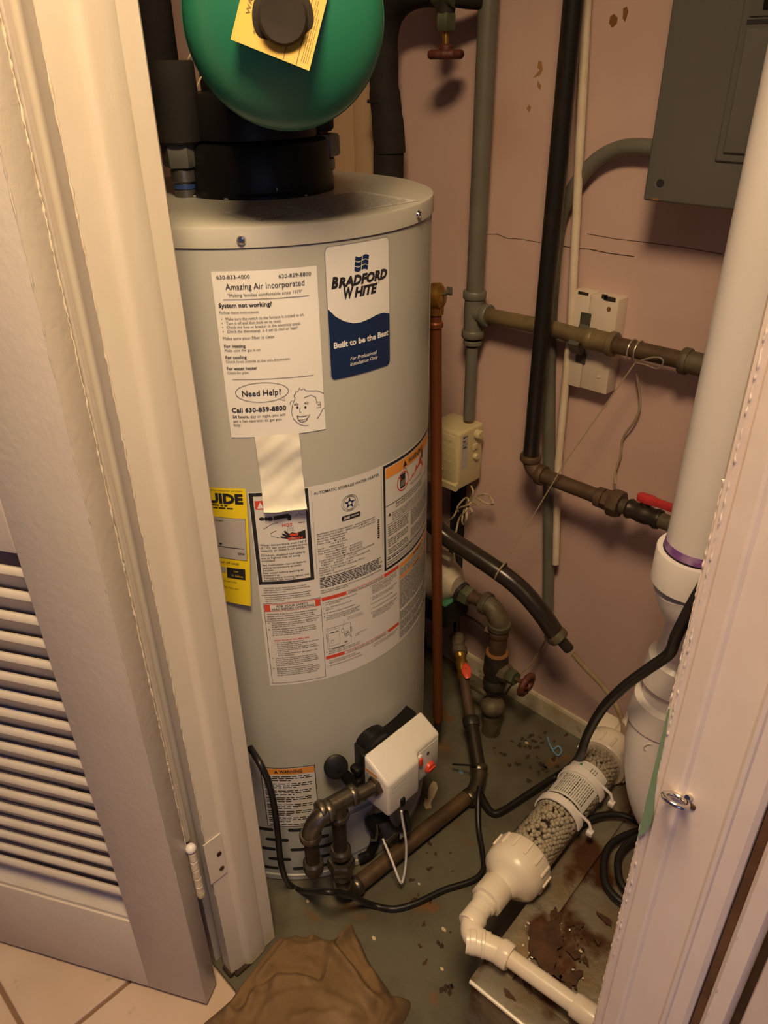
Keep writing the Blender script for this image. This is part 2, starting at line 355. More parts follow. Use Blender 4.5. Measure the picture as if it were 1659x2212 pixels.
def blob(c, a, b, seed, n=16, rough=0.35):
    rn_ = random.Random(seed); ph = [rn_.uniform(0, 6.28) for _ in range(4)]; rot = rn_.uniform(0, 3.1); out = []
    for k in range(n):
        t = 2 * math.pi * k / n; r = 1 + rough * (0.5 * math.sin(2 * t + ph[0]) + 0.4 * math.sin(3 * t + ph[1]) + 0.35 * math.sin(5 * t + ph[2])) + rn_.uniform(-.12, .12) * rough * 2
        x, y = a * r * math.cos(t), b * r * math.sin(t); out.append(Vector((c[0] + x * math.cos(rot) - y * math.sin(rot), c[1] + x * math.sin(rot) + y * math.cos(rot), c[2])))
    return out

# ------------------------------------------------------------------ the room
BACKV, LEFTU, RIGHTU, CEIL = 1.318, -1.475, 0.45, 2.45
JU, JV0, JV1 = -0.775, 0.355, 0.459           # left jamb reveal plane, hall side, closet side
o = MB().bb(LEFTU - 0.1, RIGHTU + 0.1, BACKV, BACKV + 0.1, -0.02, CEIL).build('wall_back', 'wall_paint', kind='structure'); wall_back = o
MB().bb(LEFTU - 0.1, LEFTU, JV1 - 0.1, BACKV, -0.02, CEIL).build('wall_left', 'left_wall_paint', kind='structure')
MB().bb(RIGHTU, RIGHTU + 0.1, JV1 - 0.1, BACKV, -0.02, CEIL).build('wall_right', 'wall_paint', kind='structure')
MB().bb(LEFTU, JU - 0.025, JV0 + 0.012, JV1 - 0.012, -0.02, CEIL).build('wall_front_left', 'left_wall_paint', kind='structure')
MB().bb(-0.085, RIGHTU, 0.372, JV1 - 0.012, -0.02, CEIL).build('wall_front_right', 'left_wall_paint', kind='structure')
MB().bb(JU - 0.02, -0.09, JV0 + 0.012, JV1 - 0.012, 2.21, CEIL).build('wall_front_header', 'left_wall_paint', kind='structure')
MB().bb(LEFTU - 0.3, RIGHTU + 0.3, -1.0, BACKV, CEIL, CEIL + 0.08).build('ceiling', 'wall_paint', kind='structure')
floor = MB().bb(LEFTU, RIGHTU, 0.345, BACKV, -0.08, 0.0).build('floor', 'concrete', kind='structure')
hall = MB().bb(-2.6, 1.4, -1.6, 0.345, -0.08, -0.006).build('floor_hall', 'grout', kind='structure')
TS = 0.305
tm = None
for i in range(-4, 5):
    for j in range(-4, 1):
        x0 = -0.908 + i * TS; y1 = 0.343 + j * TS
        mb = MB().bb(x0 + 0.004, x0 + TS - 0.004, y1 - TS + 0.008, y1, -0.02, 0.0, 0.002, 1)
        if tm is None: t = mb.build('tile', 'tile', hall); tm = t; t0 = Vector((x0, y1, 0)); tl = t.location.copy()
        else:
            t = tm.copy(); COL.objects.link(t); t.parent = hall; t.location = tl + Vector((x0, y1, 0)) - t0
# cracks, chips and stains on the rear wall
def wall_poly(pts, name, mat, d=0.0012):
    q = [P(x, y, v=BACKV - d) for x, y in pts]; return MB().prism([p + Vector((0, d * 0.5, 0)) for p in q], (0, d, 0)).build(name, mat, wall_back, smooth=False)
def wall_crack(pts, wd=0.0011): MB().tube([P(x, y, v=BACKV) for x, y in pts], wd, 6).build('crack', 'dark_gap', wall_back)
wall_crack([(1050, 506), (1075, 506), (1095, 515), (1120, 516), (1168, 524)], 0.0006)
wall_crack([(1213, 531), (1245, 537), (1272, 538), (1310, 546), (1345, 551), (1370, 554)], 0.0008)
wall_crack([(1268, 505), (1330, 516), (1400, 524), (1470, 533), (1560, 549)], 0.0006)
for pts in ([(1163, 131), (1169, 133), (1172, 150), (1166, 162), (1151, 168), (1158, 160), (1166, 150), (1160, 146)], [(1161, 174), (1168, 184), (1166, 194), (1160, 186)], [(1142, 226), (1147, 232), (1142, 243), (1137, 234)]):
    wall_poly(pts, 'paint_chip', 'bare_wood')
wall_poly([(1318, 35), (1326, 30), (1334, 38), (1332, 52), (1322, 60), (1315, 50)], 'stain', 'rust_spot', 0.0006)
wall_poly([(1346, 18), (1354, 14), (1357, 26), (1350, 48), (1345, 40)], 'stain', 'rust_spot', 0.0006)
for pts in ([(1158, 140), (1163, 131), (1160, 146)], [(1160, 168), (1163, 172), (1158, 174)]): wall_poly(pts, 'paint_flake', 'chip_cream')
# baseboard
mb = MB(); prof = [(BACKV, 0), (1.311, 0), (1.311, 0.052), (1.3135, 0.058), (BACKV, 0.060)]
mb.prism([Vector((LEFTU, v, z)) for v, z in prof], (RIGHTU - LEFTU, 0, 0)); mb.build('baseboard_back', 'baseboard', kind='structure', smooth=False)
# tan board and strip in the rear corner behind the heater
tr = MB().bb(-1.472, -1.372, 1.300, BACKV, 0.06, CEIL, 0.002).build('trim_1', 'tan_wood', kind='structure')
MB().bb(-1.372, -1.318, 1.292, BACKV, 0.06, CEIL, 0.006).build('trim_2', 'tan_wood', kind='structure')

# left jamb: hinge rabbet, rounded stop, inner flat
def vprism(pts, z0, z1, **k): return MB().prism([Vector((u, v, z0)) for u, v in pts], (0, 0, z1 - z0), **k)
lj = vprism([(JU, JV0), (JU, 0.392), (JU, JV1 - 0.003), (JU - 0.003, JV1), (JU - 0.025, JV1), (JU - 0.025, JV0)], 0.004, CEIL).build('trim_3', 'trim_paint', kind='structure')
st = [(JU - 0.002, 0.3835), (JU, 0.3838), (JU + 0.0025, 0.3855), (JU + 0.0055, 0.3885), (JU + 0.0075, 0.3915), (JU + 0.0082, 0.3950), (JU + 0.0078, 0.4000), (JU + 0.0070, 0.4120), (JU + 0.0055, 0.4230), (JU + 0.0030, 0.4300), (JU - 0.002, 0.4320)]
vprism(st, 0.004, CEIL).build('door_stop', 'trim_paint', lj)
rnd = random.Random(3)
def ridge(path0, path1, r, name, parent, mat='paint_drip', seed=1, gap=0.0, n=260):
    rn = random.Random(seed); mb = MB(); cur = []
    for i in range(n):
        t = i / (n - 1); p = Vector(path0).lerp(Vector(path1), t)
        cur.append((p + Vector((rn.uniform(-1, 1), rn.uniform(-1, 1), 0)) * r * 0.5, r * rn.choice([0.5, 0.6, 0.8, 1.0, 1.6]) * (0.4 if rn.random() < gap else 1)))
    mb.tube([c[0] for c in cur], [c[1] for c in cur], 6); return mb.build(name, mat, parent, ang=70)
ridge((JU, JV0, 0.25), (JU, JV0, 2.2), 0.0011, 'paint_ridge', lj, seed=4)
# rotten bits at the jamb foot
MB().box((JU - 0.012, JV0 + 0.004, 0.006), (0.026, 0.018, 0.012), 0.003).build('foot_rot', 'leaf', lj)
MB().box((JU + 0.003, 0.380, 0.004), (0.010, 0.04, 0.008), 0.003).build('foot_rot', 'leaf', lj)
# hall casing behind the open door
MB().bb(JU - 0.11, JU - 0.045, JV0 - 0.006, JV0 + 0.012, 0.0, CEIL, 0.003).build('trim_4', 'trim_paint', kind='structure')

# right jamb and moulded casing close to the camera
rj = MB().bb(-0.1165, -0.085, 0.354, JV1, 0.0, CEIL, 0.002).build('trim_5', 'casing_paint', kind='structure')
cas = [(-0.1155, 0.372), (-0.1155, 0.3495), (-0.1135, 0.3460), (-0.1098, 0.3450), (-0.1082, 0.3470), (-0.1066, 0.3448), (-0.0965, 0.3425), (-0.0945, 0.3430), (-0.0925, 0.3450), (-0.0690, 0.3445), (-0.0672, 0.3430), (-0.0650, 0.3438), (-0.0640, 0.3460), (-0.0550, 0.3478), (-0.0520, 0.3510), (-0.0515, 0.372)]
rc = vprism(cas, 0.0, CEIL).build('trim_6', 'casing_paint', kind='structure', ang=25)
ridge((-0.1145, 0.3475, 0.5), (-0.1145, 0.3475, 1.30), 0.0005, 'paint_ridge', rc, 'casing_paint', seed=8, n=420)
ridge((-0.1110, 0.3455, 0.9), (-0.1110, 0.3455, 1.42), 0.0005, 'paint_ridge', rc, 'casing_paint', seed=9, n=300)
MB().bb(-0.0512, -0.0455, 0.3545, 0.375, 0.0, CEIL).build('bare_gap', 'gap_brown', rc)
ed = MB().prism([Vector((u, v, 0)) for u, v in [(-0.0455, 0.372), (-0.0455, 0.353), (-0.043, 0.3505), (-0.033, 0.3515), (-0.030, 0.356), (-0.030, 0.372)]], (0, 0, CEIL)).build('edge_strip', 'casing_paint', rc)
ridge((-0.0425, 0.351, 0.8), (-0.0425, 0.351, 1.2), 0.0005, 'paint_ridge', rc, 'casing_paint', seed=12, n=120)
MB().bb(-0.030, -0.024, 0.362, 0.375, 0.0, CEIL).build('dark_joint', 'dark_gap', rc)
MB().bb(-0.024, 0.45, 0.350, 0.3725, 0.0, CEIL, 0.003).build('side_board', 'casing_paint', rc)
# scraped patch of old green paint on the jamb edge
zg = [(1.152, 0.0006), (1.135, .0016), (1.115, .0022), (1.098, .0028), (1.080, .0042), (1.066, .0060), (1.056, .0064), (1.049, .0052), (1.044, .0040), (1.038, .0006)]
gp = [Vector((-0.1138, 0.3440, z)) for z, w_ in zg][::-1] + [Vector((-0.1138 + w_, 0.3436, z)) for z, w_ in zg]
MB().prism(gp, (0, 0.0014, 0)).build('old_green_paint', 'green_old_paint', rj, smooth=False)
MB().box((-0.1125, 0.3480, 1.036), (0.004, 0.002, 0.008), 0.0006).build('wood_scar', 'bare_wood', rc)

# ceiling lamp above the doorway in the hall
t = thing('ceiling_lamp', 'round white glass ceiling lamp above the doorway', 'lamp', (LAMP_POS.x, LAMP_POS.y, LAMP_POS.z))
MB().lathe([(0.02, 0.06), (0.5 * LAMP_R, 0.05), (0.85 * LAMP_R, 0.02), (LAMP_R, -0.02), (LAMP_R, -0.03)], LAMP_POS, (0, 0, -1), 32).build('glass_dome', 'lamp_glass', t)
MB().lathe([(LAMP_R + 0.01, -0.03), (LAMP_R + 0.012, -0.05), (LAMP_R, -0.065)], LAMP_POS, (0, 0, -1), 32).build('base_ring', 'chrome', t)

# ------------------------------------------------------------------ louvred door, swung open
DA = Vector((-0.762, 0.2914, 0)); DE = Vector((-0.874, -0.486, 0)).normalized(); DN = Vector((0.486, -0.874, 0)).normalized()
DT, DW, DZ0, DZ1 = 0.040, 0.60, 0.012, 2.19
RD = Matrix((DE, -DN, Vector((0, 0, 1)))).transposed()      # local x along door, y to the back, z up
def dbox(mb, a0, a1, y0, y1, z0, z1, bev=0.002): return mb.box(DA + DE * ((a0 + a1) / 2) - DN * ((y0 + y1) / 2) + Vector((0, 0, (z0 + z1) / 2)), (a1 - a0, y1 - y0, z1 - z0), bev, RD)
door = thing('louvered_door', 'cream painted louvered wooden door swung open on its hinge', 'door', DA + DE * 0.3 - DN * 0.02 + Vector((0, 0, DZ0)))
sl = dbox(MB(), 0.0, 0.117, 0, DT, DZ0, DZ1).build('stile', 'door_paint', door)
dbox(MB(), DW - 0.117, DW, 0, DT, DZ0, DZ1).build('stile', 'door_paint', door)
dbox(MB(), 0.117, DW - 0.117, 0, DT, DZ0, 0.214).build('bottom_rail', 'door_paint', door)
dbox(MB(), 0.117, DW - 0.117, 0, DT, 0.968, 1.16).build('lock_rail', 'door_paint', door)
dbox(MB(), 0.117, DW - 0.117, 0, DT, 1.90, DZ1).build('top_rail', 'door_paint', door)
# bevelled sill under the slats
mb = MB(); q = [(0.004, 0.214), (0.004, 0.222), (DT - 0.004, 0.262), (DT - 0.004, 0.214)]
mb.prism([DA + DE * 0.117 - DN * y + Vector((0, 0, z)) for y, z in q], DE * (DW - 0.234)); mb.build('sill_strip', 'slat_paint', door, smooth=False)
mb = MB(); L = DW - 0.234
def slat_prof(z):   # near edge high, far edge low
    c = [(0.002, -0.004), (0.0028, 0.003), (0.0065, 0.0055), (0.0105, 0.004), (0.0250, -0.0395), (0.0240, -0.0435), (0.0200, -0.0440), (0.0045, -0.0065)]
    return [DA + DE * 0.117 - DN * y + Vector((0, 0, z + dz)) for y, dz in c]
s0 = MB().prism(slat_prof(0.291), DE * L).build('slat', 'slat_paint', door, ang=50); b0 = s0.location.copy()
for zz in [0.291 + 0.03795 * k for k in range(1, 18)] + [1.205 + 0.03795 * k for k in range(18)]:
    s = s0.copy(); COL.objects.link(s); s.parent = door; s.location = b0 + Vector((0, 0, zz - 0.291))
# recessed double bead and flat fillet down the hinge edge, ending at the hinge
def estrip(q, z0, z1, name): return MB().prism([DA - DE * x - DN * y + Vector((0, 0, z0)) for x, y in q], (0, 0, z1 - z0)).build(name, 'door_paint', door, ang=30)
lob = lambda y0, w, x0, hh: [(x0 + hh * math.sin(math.pi * k / 8), y0 + w * k / 8) for k in range(9)]
estrip([(-0.030, 0.0395)] + lob(0.0395, 0.0055, -0.013, 0.004) + lob(0.0452, 0.0075, -0.012, 0.005) + [(-0.030, 0.0527)], 0.395, DZ1, 'edge_bead')
estrip([(-0.030, 0.0527), (-0.0085, 0.0527), (-0.006, 0.0542), (-0.006, 0.0612), (-0.030, 0.0612)], 0.395, DZ1, 'edge_fillet')
ridge(DA - DE * 0.0 - DN * 0.0398 + Vector((0, 0, 0.40)), DA - DE * 0.0 - DN * 0.0398 + Vector((0, 0, 2.0)), 0.0011, 'paint_ridge', door, seed=21, n=360)
ridge(DA + Vector((0, 0, 0.30)), DA + Vector((0, 0, 2.0)), 0.0007, 'paint_ridge', door, 'door_paint', seed=22)
# hinge
K = DA - DE * 0.006 - DN * 0.042
hg = thing('door_hinge', 'paint-covered butt hinge joining the louvered door to the left jamb', 'hinge', K + Vector((0, 0, 0.27)))
hz0, hz1 = 0.285, 0.392
mb = MB()
for k in range(5):
    a = hz0 + (hz1 - hz0) * k / 5; mb.lathe([(0.0058, 0), (0.0066, 0.001), (0.0066, (hz1 - hz0) / 5 - 0.0025), (0.0058, (hz1 - hz0) / 5 - 0.0015)], K + Vector((0, 0, a)), (0, 0, 1), 16)
mb.build('knuckle', 'paint_drip', hg)
MB().sphere(K + Vector((0, 0, hz1 + 0.007)), 0.0088, 16).build('pin_head', 'pvc', hg)
MB().lathe([(0.003, -0.010), (0.0066, -0.008), (0.007, 0.0)], K + Vector((0, 0, hz0)), (0, 0, 1), 16).build('pin_tip', 'chip_cream', hg)
lf = MB().prism([Vector((JU + 0.0005, v, z)) for v, z in [(0.350, hz0 + 0.004), (0.383, hz0 + 0.004), (0.383, hz1 - 0.002), (0.350, hz1 - 0.002)]], (0.0018, 0, 0)).build('leaf', 'trim_paint', hg, smooth=False)
for z in (hz0 + 0.012, hz0 + 0.050): MB().lathe([(0.0046, 0), (0.0046, 0.0012)], (JU + 0.0022, 0.374, z + 0.012), (1, 0, 0), 12).build('screw', 'dark_rust', lf)

# screw eye on the right casing
E0 = P(1497, 1728, v=0.346)
hk = thing('screw_eye', 'small steel screw eye in the painted right door casing', 'screw eye', E0)
mb = MB(); c = E0 + Vector((-0.0065, -0.0105, 0.0035))
ring = [c + (Vector((1, 0, 0)) * math.cos(t) + Vector((0, -0.9, 0.43)) * math.sin(t)) * 0.0070 for t in [2 * math.pi * k / 24 for k in range(24)]]
mb.tube(ring, 0.0018, 10, closed=True).build('ring', 'chrome', hk)
MB().tube([E0 + Vector((0, 0.004, 0)), c + Vector((0.0042, 0.0062, 0))], 0.0019, 10).build('shank', 'chrome', hk)
MB().sphere(E0 + Vector((0.001, -0.001, -0.004)), 0.0024, 8, (1, 0.6, 1)).build('old_hole', 'dark_gap', rc)

# ------------------------------------------------------------------ water heater
TC = Vector((-1.042, 0.762, 0)); TR = 0.28; TOP = 1.303; PH0 = -math.radians(36.2)
def TM(s, z, off=0.0):
    a = s / TR + PH0; return Vector((TC.x + (TR + off) * math.cos(a), TC.y + (TR + off) * math.sin(a), z))
wh = thing('water_heater', 'tall grey cylindrical gas water heater covered in labels inside the closet', 'water heater', TC)
mb = MB(); mb.lathe([(TR - 0.01, 0.0), (TR - 0.004, 0.004), (TR - 0.004, 0.020), (TR, 0.022), (TR, 1.276), (TR - 0.006, 1.277)], TC, (0, 0, 1), 128); mb.build('jacket', 'tank_paint', wh)
MB().lathe([(TR + 0.0010, 0.0), (TR + 0.0030, 0.001), (TR + 0.0030, 0.014), (TR + 0.0010, 0.0155)], TC + Vector((0, 0, 0.004)), (0, 0, 1), 128).build('base_band', 'tank_paint', wh)
MB().lathe([(TR - 0.001, 1.2765), (TR + 0.0022, 1.2772), (TR + 0.0022, 1.2985), (TR + 0.0012, 1.3015), (TR - 0.003, TOP), (0.001, TOP)], TC, (0, 0, 1), 128).build('lid', 'lid_paint', wh)
MB().lathe([(TR + 0.0006, 0), (TR + 0.0006, 0.0018)], TC + Vector((0, 0, 1.2752)), (0, 0, 1), 128).build('lid_seam', 'ink_grey', wh)
for px, py in ((521, 519), (903, 464)):
    d = ray(px, py); h2 = Vector((d.x, d.y, 0)); o2 = -TC; a_ = h2.dot(h2); b_ = 2 * o2.dot(h2); c_ = o2.dot(o2) - (TR + 0.002) ** 2; tt = (-b_ - math.sqrt(max(b_ * b_ - 4 * a_ * c_, 0))) / (2 * a_)
    p = CAM + d * tt; nrm = (p - TC); nrm.z = 0; nrm.normalize()
    sc = MB().lathe([(0.0062, 0.0), (0.0060, 0.0016), (0.0048, 0.0036), (0.0026, 0.0042), (0.0024, 0.0030)], p, nrm, 20).build('lid_screw', 'chrome', wh)
# raised strip standing in for the dark reflection line down the jacket
MB().bb(0, 0, 0, 0, 0, 0) 
mb = MB(); a = 0.345
mb.add([TM(a, 0.03, 0.0002), TM(a + 0.004, 0.03, 0.0012), TM(a + 0.004, 1.275, 0.0012), TM(a, 1.275, 0.0002)], [[0, 1, 2, 3]]); mb.build('reflection_strip', 'tank_paint', wh)
# louvre slots of the combustion air intake
for r, z in enumerate((0.160, 0.129, 0.099, 0.068, 0.038)):
    for s in ([-0.190, -0.118, -0.0455, 0.012] if r % 2 == 0 else [-0.160, -0.0935, -0.012]):
        sheet_mesh(TM, s, z - 0.0046, s + (0.044 if r % 2 == 0 else 0.048), z + 0.0046, 0.0006, rad=0.0046, step=0.0015).build('air_slot', 'ink_black', wh, smooth=False)
# burner access cover
sheet_mesh(TM, 0.052, 0.048, 0.132, 0.172, 0.0025, nz=1).build('access_cover', 'tank_paint', wh)
mb = sheet_mesh(TM, 0.046, 0.042, 0.138, 0.178, 0.0012); mb.build('access_rim', 'sticker_edge', wh)

# ---- brand label
def label(name, s0, z0, s1, z1, mat, rad=0.0, off=0.0004): return sheet_mesh(TM, s0, z0, s1, z1, off, rad=rad, step=0.0015 if rad else 0.006).build(name, mat, wh)
bl = label('brand_label', 0.0868, 1.0885, 0.1948, 1.2715, 'sticker_edge', 0.008)
sh = Sheet(TM); sh.lay['ink_white'] = sheet_mesh(TM, 0.0882, 1.0899, 0.1934, 1.2701, 0.0006, rad=0.0068, step=0.0015)
# navy wave field
vs = []; fs = []; N = 60
for i in range(N + 1):
    s = 0.0882 + (0.1934 - 0.0882) * i / N; t = i / N
    # wave: high at left, dips, rises, slight fall
    ctl = [(0, 1.1905), (0.10, 1.1790), (0.22, 1.1705), (0.36, 1.1650), (0.48, 1.1640), (0.62, 1.1660), (0.76, 1.1690), (0.88, 1.1692), (1.0, 1.1650)]
    for (a0, v0), (a1, v1) in zip(ctl, ctl[1:]):
        if a0 <= t <= a1: zt = v0 + (v1 - v0) * (t - a0) / (a1 - a0)
    d = min(s - 0.0882, 0.1934 - s); c = 0.0068 - math.sqrt(max(0, 0.0068 ** 2 - (0.0068 - min(d, 0.0068)) ** 2))
    vs += [TM(s, 1.0899 + c, 0.0009), TM(s, zt, 0.0009)]
for i in range(N): fs.append([2 * i, 2 * i + 2, 2 * i + 3, 2 * i + 1])
sh.mb('ink_navy').add(vs, fs)
for r in range(3):      # waving flag of three bands, each split in two
    for (a0, a1, sk) in ((0.0, 0.48, 0), (0.54, 1.0, 0)):
        top = []; bot = []
        for k in range(9):
            t = a0 + (a1 - a0) * k / 8; s = 0.1322 + 0.0225 * t - 0.0010 * r; zz = 1.2530 - 0.0066 * r - 0.0016 * math.sin(t * 2 * math.pi) - 0.001 * t + 0.0010 * (1 - t)
            top.append((s + 0.0010, zz)); bot.append((s, zz - 0.0054))
        sh.poly(top + bot[::-1], 'ink_navy', 0.0009)
sh.text('B', 0.0945, 0.1050, 1.2172, 0.0135, 'ink_black', 0.055, 0.25).text('RADFORD', 0.1050, 0.1890, 1.2170, 0.0118, 'ink_black', 0.055, 0.25)
sh.text('W', 0.1125, 0.1285, 1.2010, 0.0135, 'ink_black', 0.055, 0.25).text('HITE', 0.1290, 0.1695, 1.2008, 0.0118, 'ink_black', 0.055, 0.25)
sh.oval(0.1722, 1.2125, 0.0009, 0.0009, 0.0003, 'ink_grey').oval(0.1915, 1.1395, 0.0008, 0.0008, 0.0003, 'ink_white')
sh.hline(0.0930, 0.1915, 1.1482, 0.0007, 'ink_white').hline(0.0935, 0.1915, 1.1285, 0.0007, 'ink_white')
sh.text('Built to be the Best', 0.0940, 0.1900, 1.1350, 0.0078, 'ink_white', 0.035)
sh.text('For Professional', 0.1190, 0.1665, 1.1130, 0.0050, 'ink_white', 0.008, 0.25).text('Installation Only', 0.1185, 0.1680, 1.1052, 0.0050, 'ink_white', 0.008, 0.25)
sh.build(bl)

# ---- large rating and instruction label
big = label('rating_label', -0.0470, 0.5450, 0.3640, 0.9290, 'sticker_white')
sh = Sheet(TM)
B = 'ink_black'
# scald panel
sh.frame(-0.0455, 0.7600, 0.0428, 0.9270, 0.0058, B)
sh.rect(-0.0378, 0.8985, 0.0345, 0.9135, 'ink_red'); sh.poly([(-0.035, 0.9005), (-0.0245, 0.9005), (-0.0298, 0.9115)], 'ink_white', 0.0011)
sh.text('DANGER', -0.018, 0.028, 0.902, 0.0085, 'ink_white', 0.03)
# tap, water and hand
sh.disc(-0.0300, 0.8822, 0.0042, 0.0030, B).disc(-0.0235, 0.8820, 0.0022, 0.0036, B).disc(-0.0175, 0.8815, 0.0045, 0.0036, B)
sh.poly([(-0.012, 0.8855), (0.010, 0.8880), (0.014, 0.8840), (0.014, 0.8760), (0.009, 0.8760), (0.008, 0.8810), (-0.012, 0.8790)], B)
sh.line([(-0.029, 0.8640), (-0.015, 0.8725), (-0.006, 0.8740)], 0.0006, B).line([(0.020, 0.8810), (0.026, 0.8870), (0.030, 0.8830), (0.036, 0.8830)], 0.0006, B).line([(0.026, 0.8870), (0.026, 0.8930)], 0.0006, B)
sh.line([(-0.010, 0.8600), (-0.019, 0.8560), (-0.018, 0.8500), (-0.006, 0.8465)], 0.0006, B).line([(0.024, 0.8700), (0.034, 0.8695)], 0.0006, B)
for k in range(5): sh.line([(0.0085 + k * 0.0016, 0.8685), (0.0070 + k * 0.0024, 0.8560)], 0.0004, B)
sh.text('HOT', -0.0005, 0.0150, 0.8660, 0.0050, 'ink_red', 0.02)
sh.poly([(0.034, 0.8560), (0.034, 0.8400), (0.014, 0.8405), (-0.004, 0.8465), (-0.005, 0.8490), (0.004, 0.8475), (-0.002, 0.8520), (-0.001, 0.8545), (0.006, 0.8500), (0.001, 0.8570), (0.003, 0.8590), (0.009, 0.8525), (0.013, 0.8545), (0.020, 0.8520)], B)
sh.poly([(0.009, 0.8505), (0.012, 0.8530), (0.020, 0.8510), (0.024, 0.8560), (0.022, 0.8480), (0.012, 0.8470)], 'ink_red', 0.0012)
sh.text('BURN', 0.0065, 0.0290, 0.8410, 0.0046, 'ink_red', 0.03, off=0.0013)
for z, t, w_ in ((0.8335, 'Water temperature over 125\u00b0F', 0.0345), (0.8283, '(51\u00b0C) can cause severe burns', 0.0345), (0.8232, 'instantly or death from scalds.', 0.0315), (0.8145, 'Children, disabled and elderly', 0.0315), (0.8095, 'are at highest risk of being', 0.0230), (0.8045, 'scalded.', -0.0155), (0.7962, 'See instruction manual before', 0.0310), (0.7912, 'setting temperature at water', 0.0240), (0.7862, 'heater.', -0.0185), (0.7812, 'Feel water before bathing or', 0.0270), (0.7767, 'showering.', -0.0115), (0.7715, 'Temperature limiting valves are', 0.0345), (0.7672, 'available, see manual.', 0.0140)):
    sh.text(t, -0.0370, w_, z, 0.0034, B, 0.006)
sh.text('CAUTION: Hotter water increases the risk of', -0.0390, 0.0285, 0.7520, 0.0023, B, 0.012).text('scald injury. Before changing temperature setting', -0.0390, 0.0340, 0.7480, 0.0023, B, 0.012).text('see instruction manual.', -0.0390, -0.0040, 0.7440, 0.0023, B, 0.012)
sh.hline(-0.043, 0.0355, 0.7395, 0.0007, B)
sh.text('It is recommended that an ASSE approved mixing', -0.0385, 0.0330, 0.7345, 0.0023, B, 0.012).text('valve be installed in the outlet of this unit to reduce', -0.0385, 0.0345, 0.7305, 0.0023, B, 0.012).text('the risk of scald injury.', -0.0385, -0.0080, 0.7265, 0.0023, B, 0.012)
# rating plate
sh.line([(0.0475, 0.760), (0.0475, 0.922)], 0.0005, 'ink_grey').line([(0.1712, 0.775), (0.1712, 0.924)], 0.0005, 'ink_grey')
sh.text('AUTOMATIC STORAGE WATER HEATER', 0.0510, 0.1660, 0.9140, 0.0046, B, 0.004)
sh.oval(0.1089, 0.8850, 0.0142, 0.0142, 0.0006, B).oval(0.1089, 0.8850, 0.0112, 0.0112, 0.0006, B)
star = []
for k in range(10): 
    rr = 0.0104 if k % 2 == 0 else 0.0042; t = math.pi / 2 + k * math.pi / 5; star.append((0.1089 + rr * math.cos(t), 0.8850 + rr * math.sin(t)))
sh.poly(star, 'ink_navy'); sh.disc(0.1089, 0.8850, 0.0030, 0.0030, 'sticker_white', 0.0012)
sh.text('DESIGN', 0.1045, 0.1133, 0.8967, 0.0016, B, 0.01).text('CERTIFIED', 0.1035, 0.1143, 0.8722, 0.0016, B, 0.01).oval(0.1245, 0.8765, 0.0010, 0.0010, 0.0003, B)
sh.rect(0.0955, 0.8555, 0.1258, 0.8645, B); sh.disc(0.0955, 0.8600, 0.0020, 0.0045, B).disc(0.1258, 0.8600, 0.0020, 0.0045, B)
sh.text('AHRI', 0.0970, 0.1080, 0.8578, 0.0046, 'ink_white', 0.03, 0.2).text('CERTIFIED', 0.1095, 0.1250, 0.8588, 0.0028, 'ink_white', 0.01)
RP = [(0.0515, 0.8440, 'BRADFORD WHITE CORPORATION', 0.1120), (0.1165, 0.8440, 'www.bradfordwhite.com', 0.1560), (0.0515, 0.8395, '200 LAFAYETTE STREET', 0.0950), (0.1000, 0.8395, 'MIDDLEVILLE MI 49333  USA', 0.1560),
      (0.0515, 0.8350, 'Model No: RG2PV40S6N19', 0.1020), (0.1210, 0.8350, 'Type: NATURAL GAS', 0.1560), (0.0515, 0.8305, 'Serial No: AA52687647', 0.0980), (0.0515, 0.8260, 'Nom. Cap.:  40 US gal', 0.0975), (0.0740, 0.8215, '151.4 liters', 0.1020),
      (0.0515, 0.8165, 'Input:     40000(Btu/hr)', 0.0980), (0.0515, 0.8120, 'Elevation: 0-10100 ft', 0.0960), (0.0515, 0.8075, 'Gas Pressure Manifold :  4.0(InWC)', 0.1290), (0.0640, 0.8030, 'Inlet Supply Max : 14.0(InWC)', 0.1290), (0.0640, 0.7985, 'Inlet Supply Min :  5.0(InWC)', 0.1290),
      (0.0515, 0.7935, 'CLOSET INSTALLATION MINIMUM CLEARANCES IN INCHES', 0.1530), (0.0555, 0.7890, '5 FRONT    0 LEFT    15 TOP', 0.1180), (0.0555, 0.7845, '0 BACK     0 RIGHT    0 VENT CONNECTOR', 0.1440),
      (0.0515, 0.7795, 'ANSI Z21.10.1-2019/CSA 4.1-2019', 0.1100), (0.0515, 0.7750, 'Pressure: Test 300 psi, Working 150 psi', 0.1330), (0.0515, 0.7705, 'CATEGORY III', 0.0760), (0.0515, 0.7660, '120V 60Hz  Less than 12 amperes', 0.1150)]
for s, z, t, s1 in RP: sh.text(t, s, s1, z - 0.002, 0.0026, B, 0.006)
for k in range(9): sh.rect(0.1612, 0.7985 + k * 0.0042, 0.1655, 0.8010 + k * 0.0042 + random.uniform(0, 0.0012), B)
sh.greek_block(0.0515, 0.1705, 0.7605, 0.7390, 0.0031, 0.0021, 'ink_black', 5)
sh.text('This water heater meets or exceeds all or portions of present applicable fire efficiency', 0.0515, 0.1690, 0.7335, 0.0023, B, 0.010).text('requirements of ASHRAE Code 90.', 0.0515, 0.1000, 0.7295, 0.0023, B, 0.010)
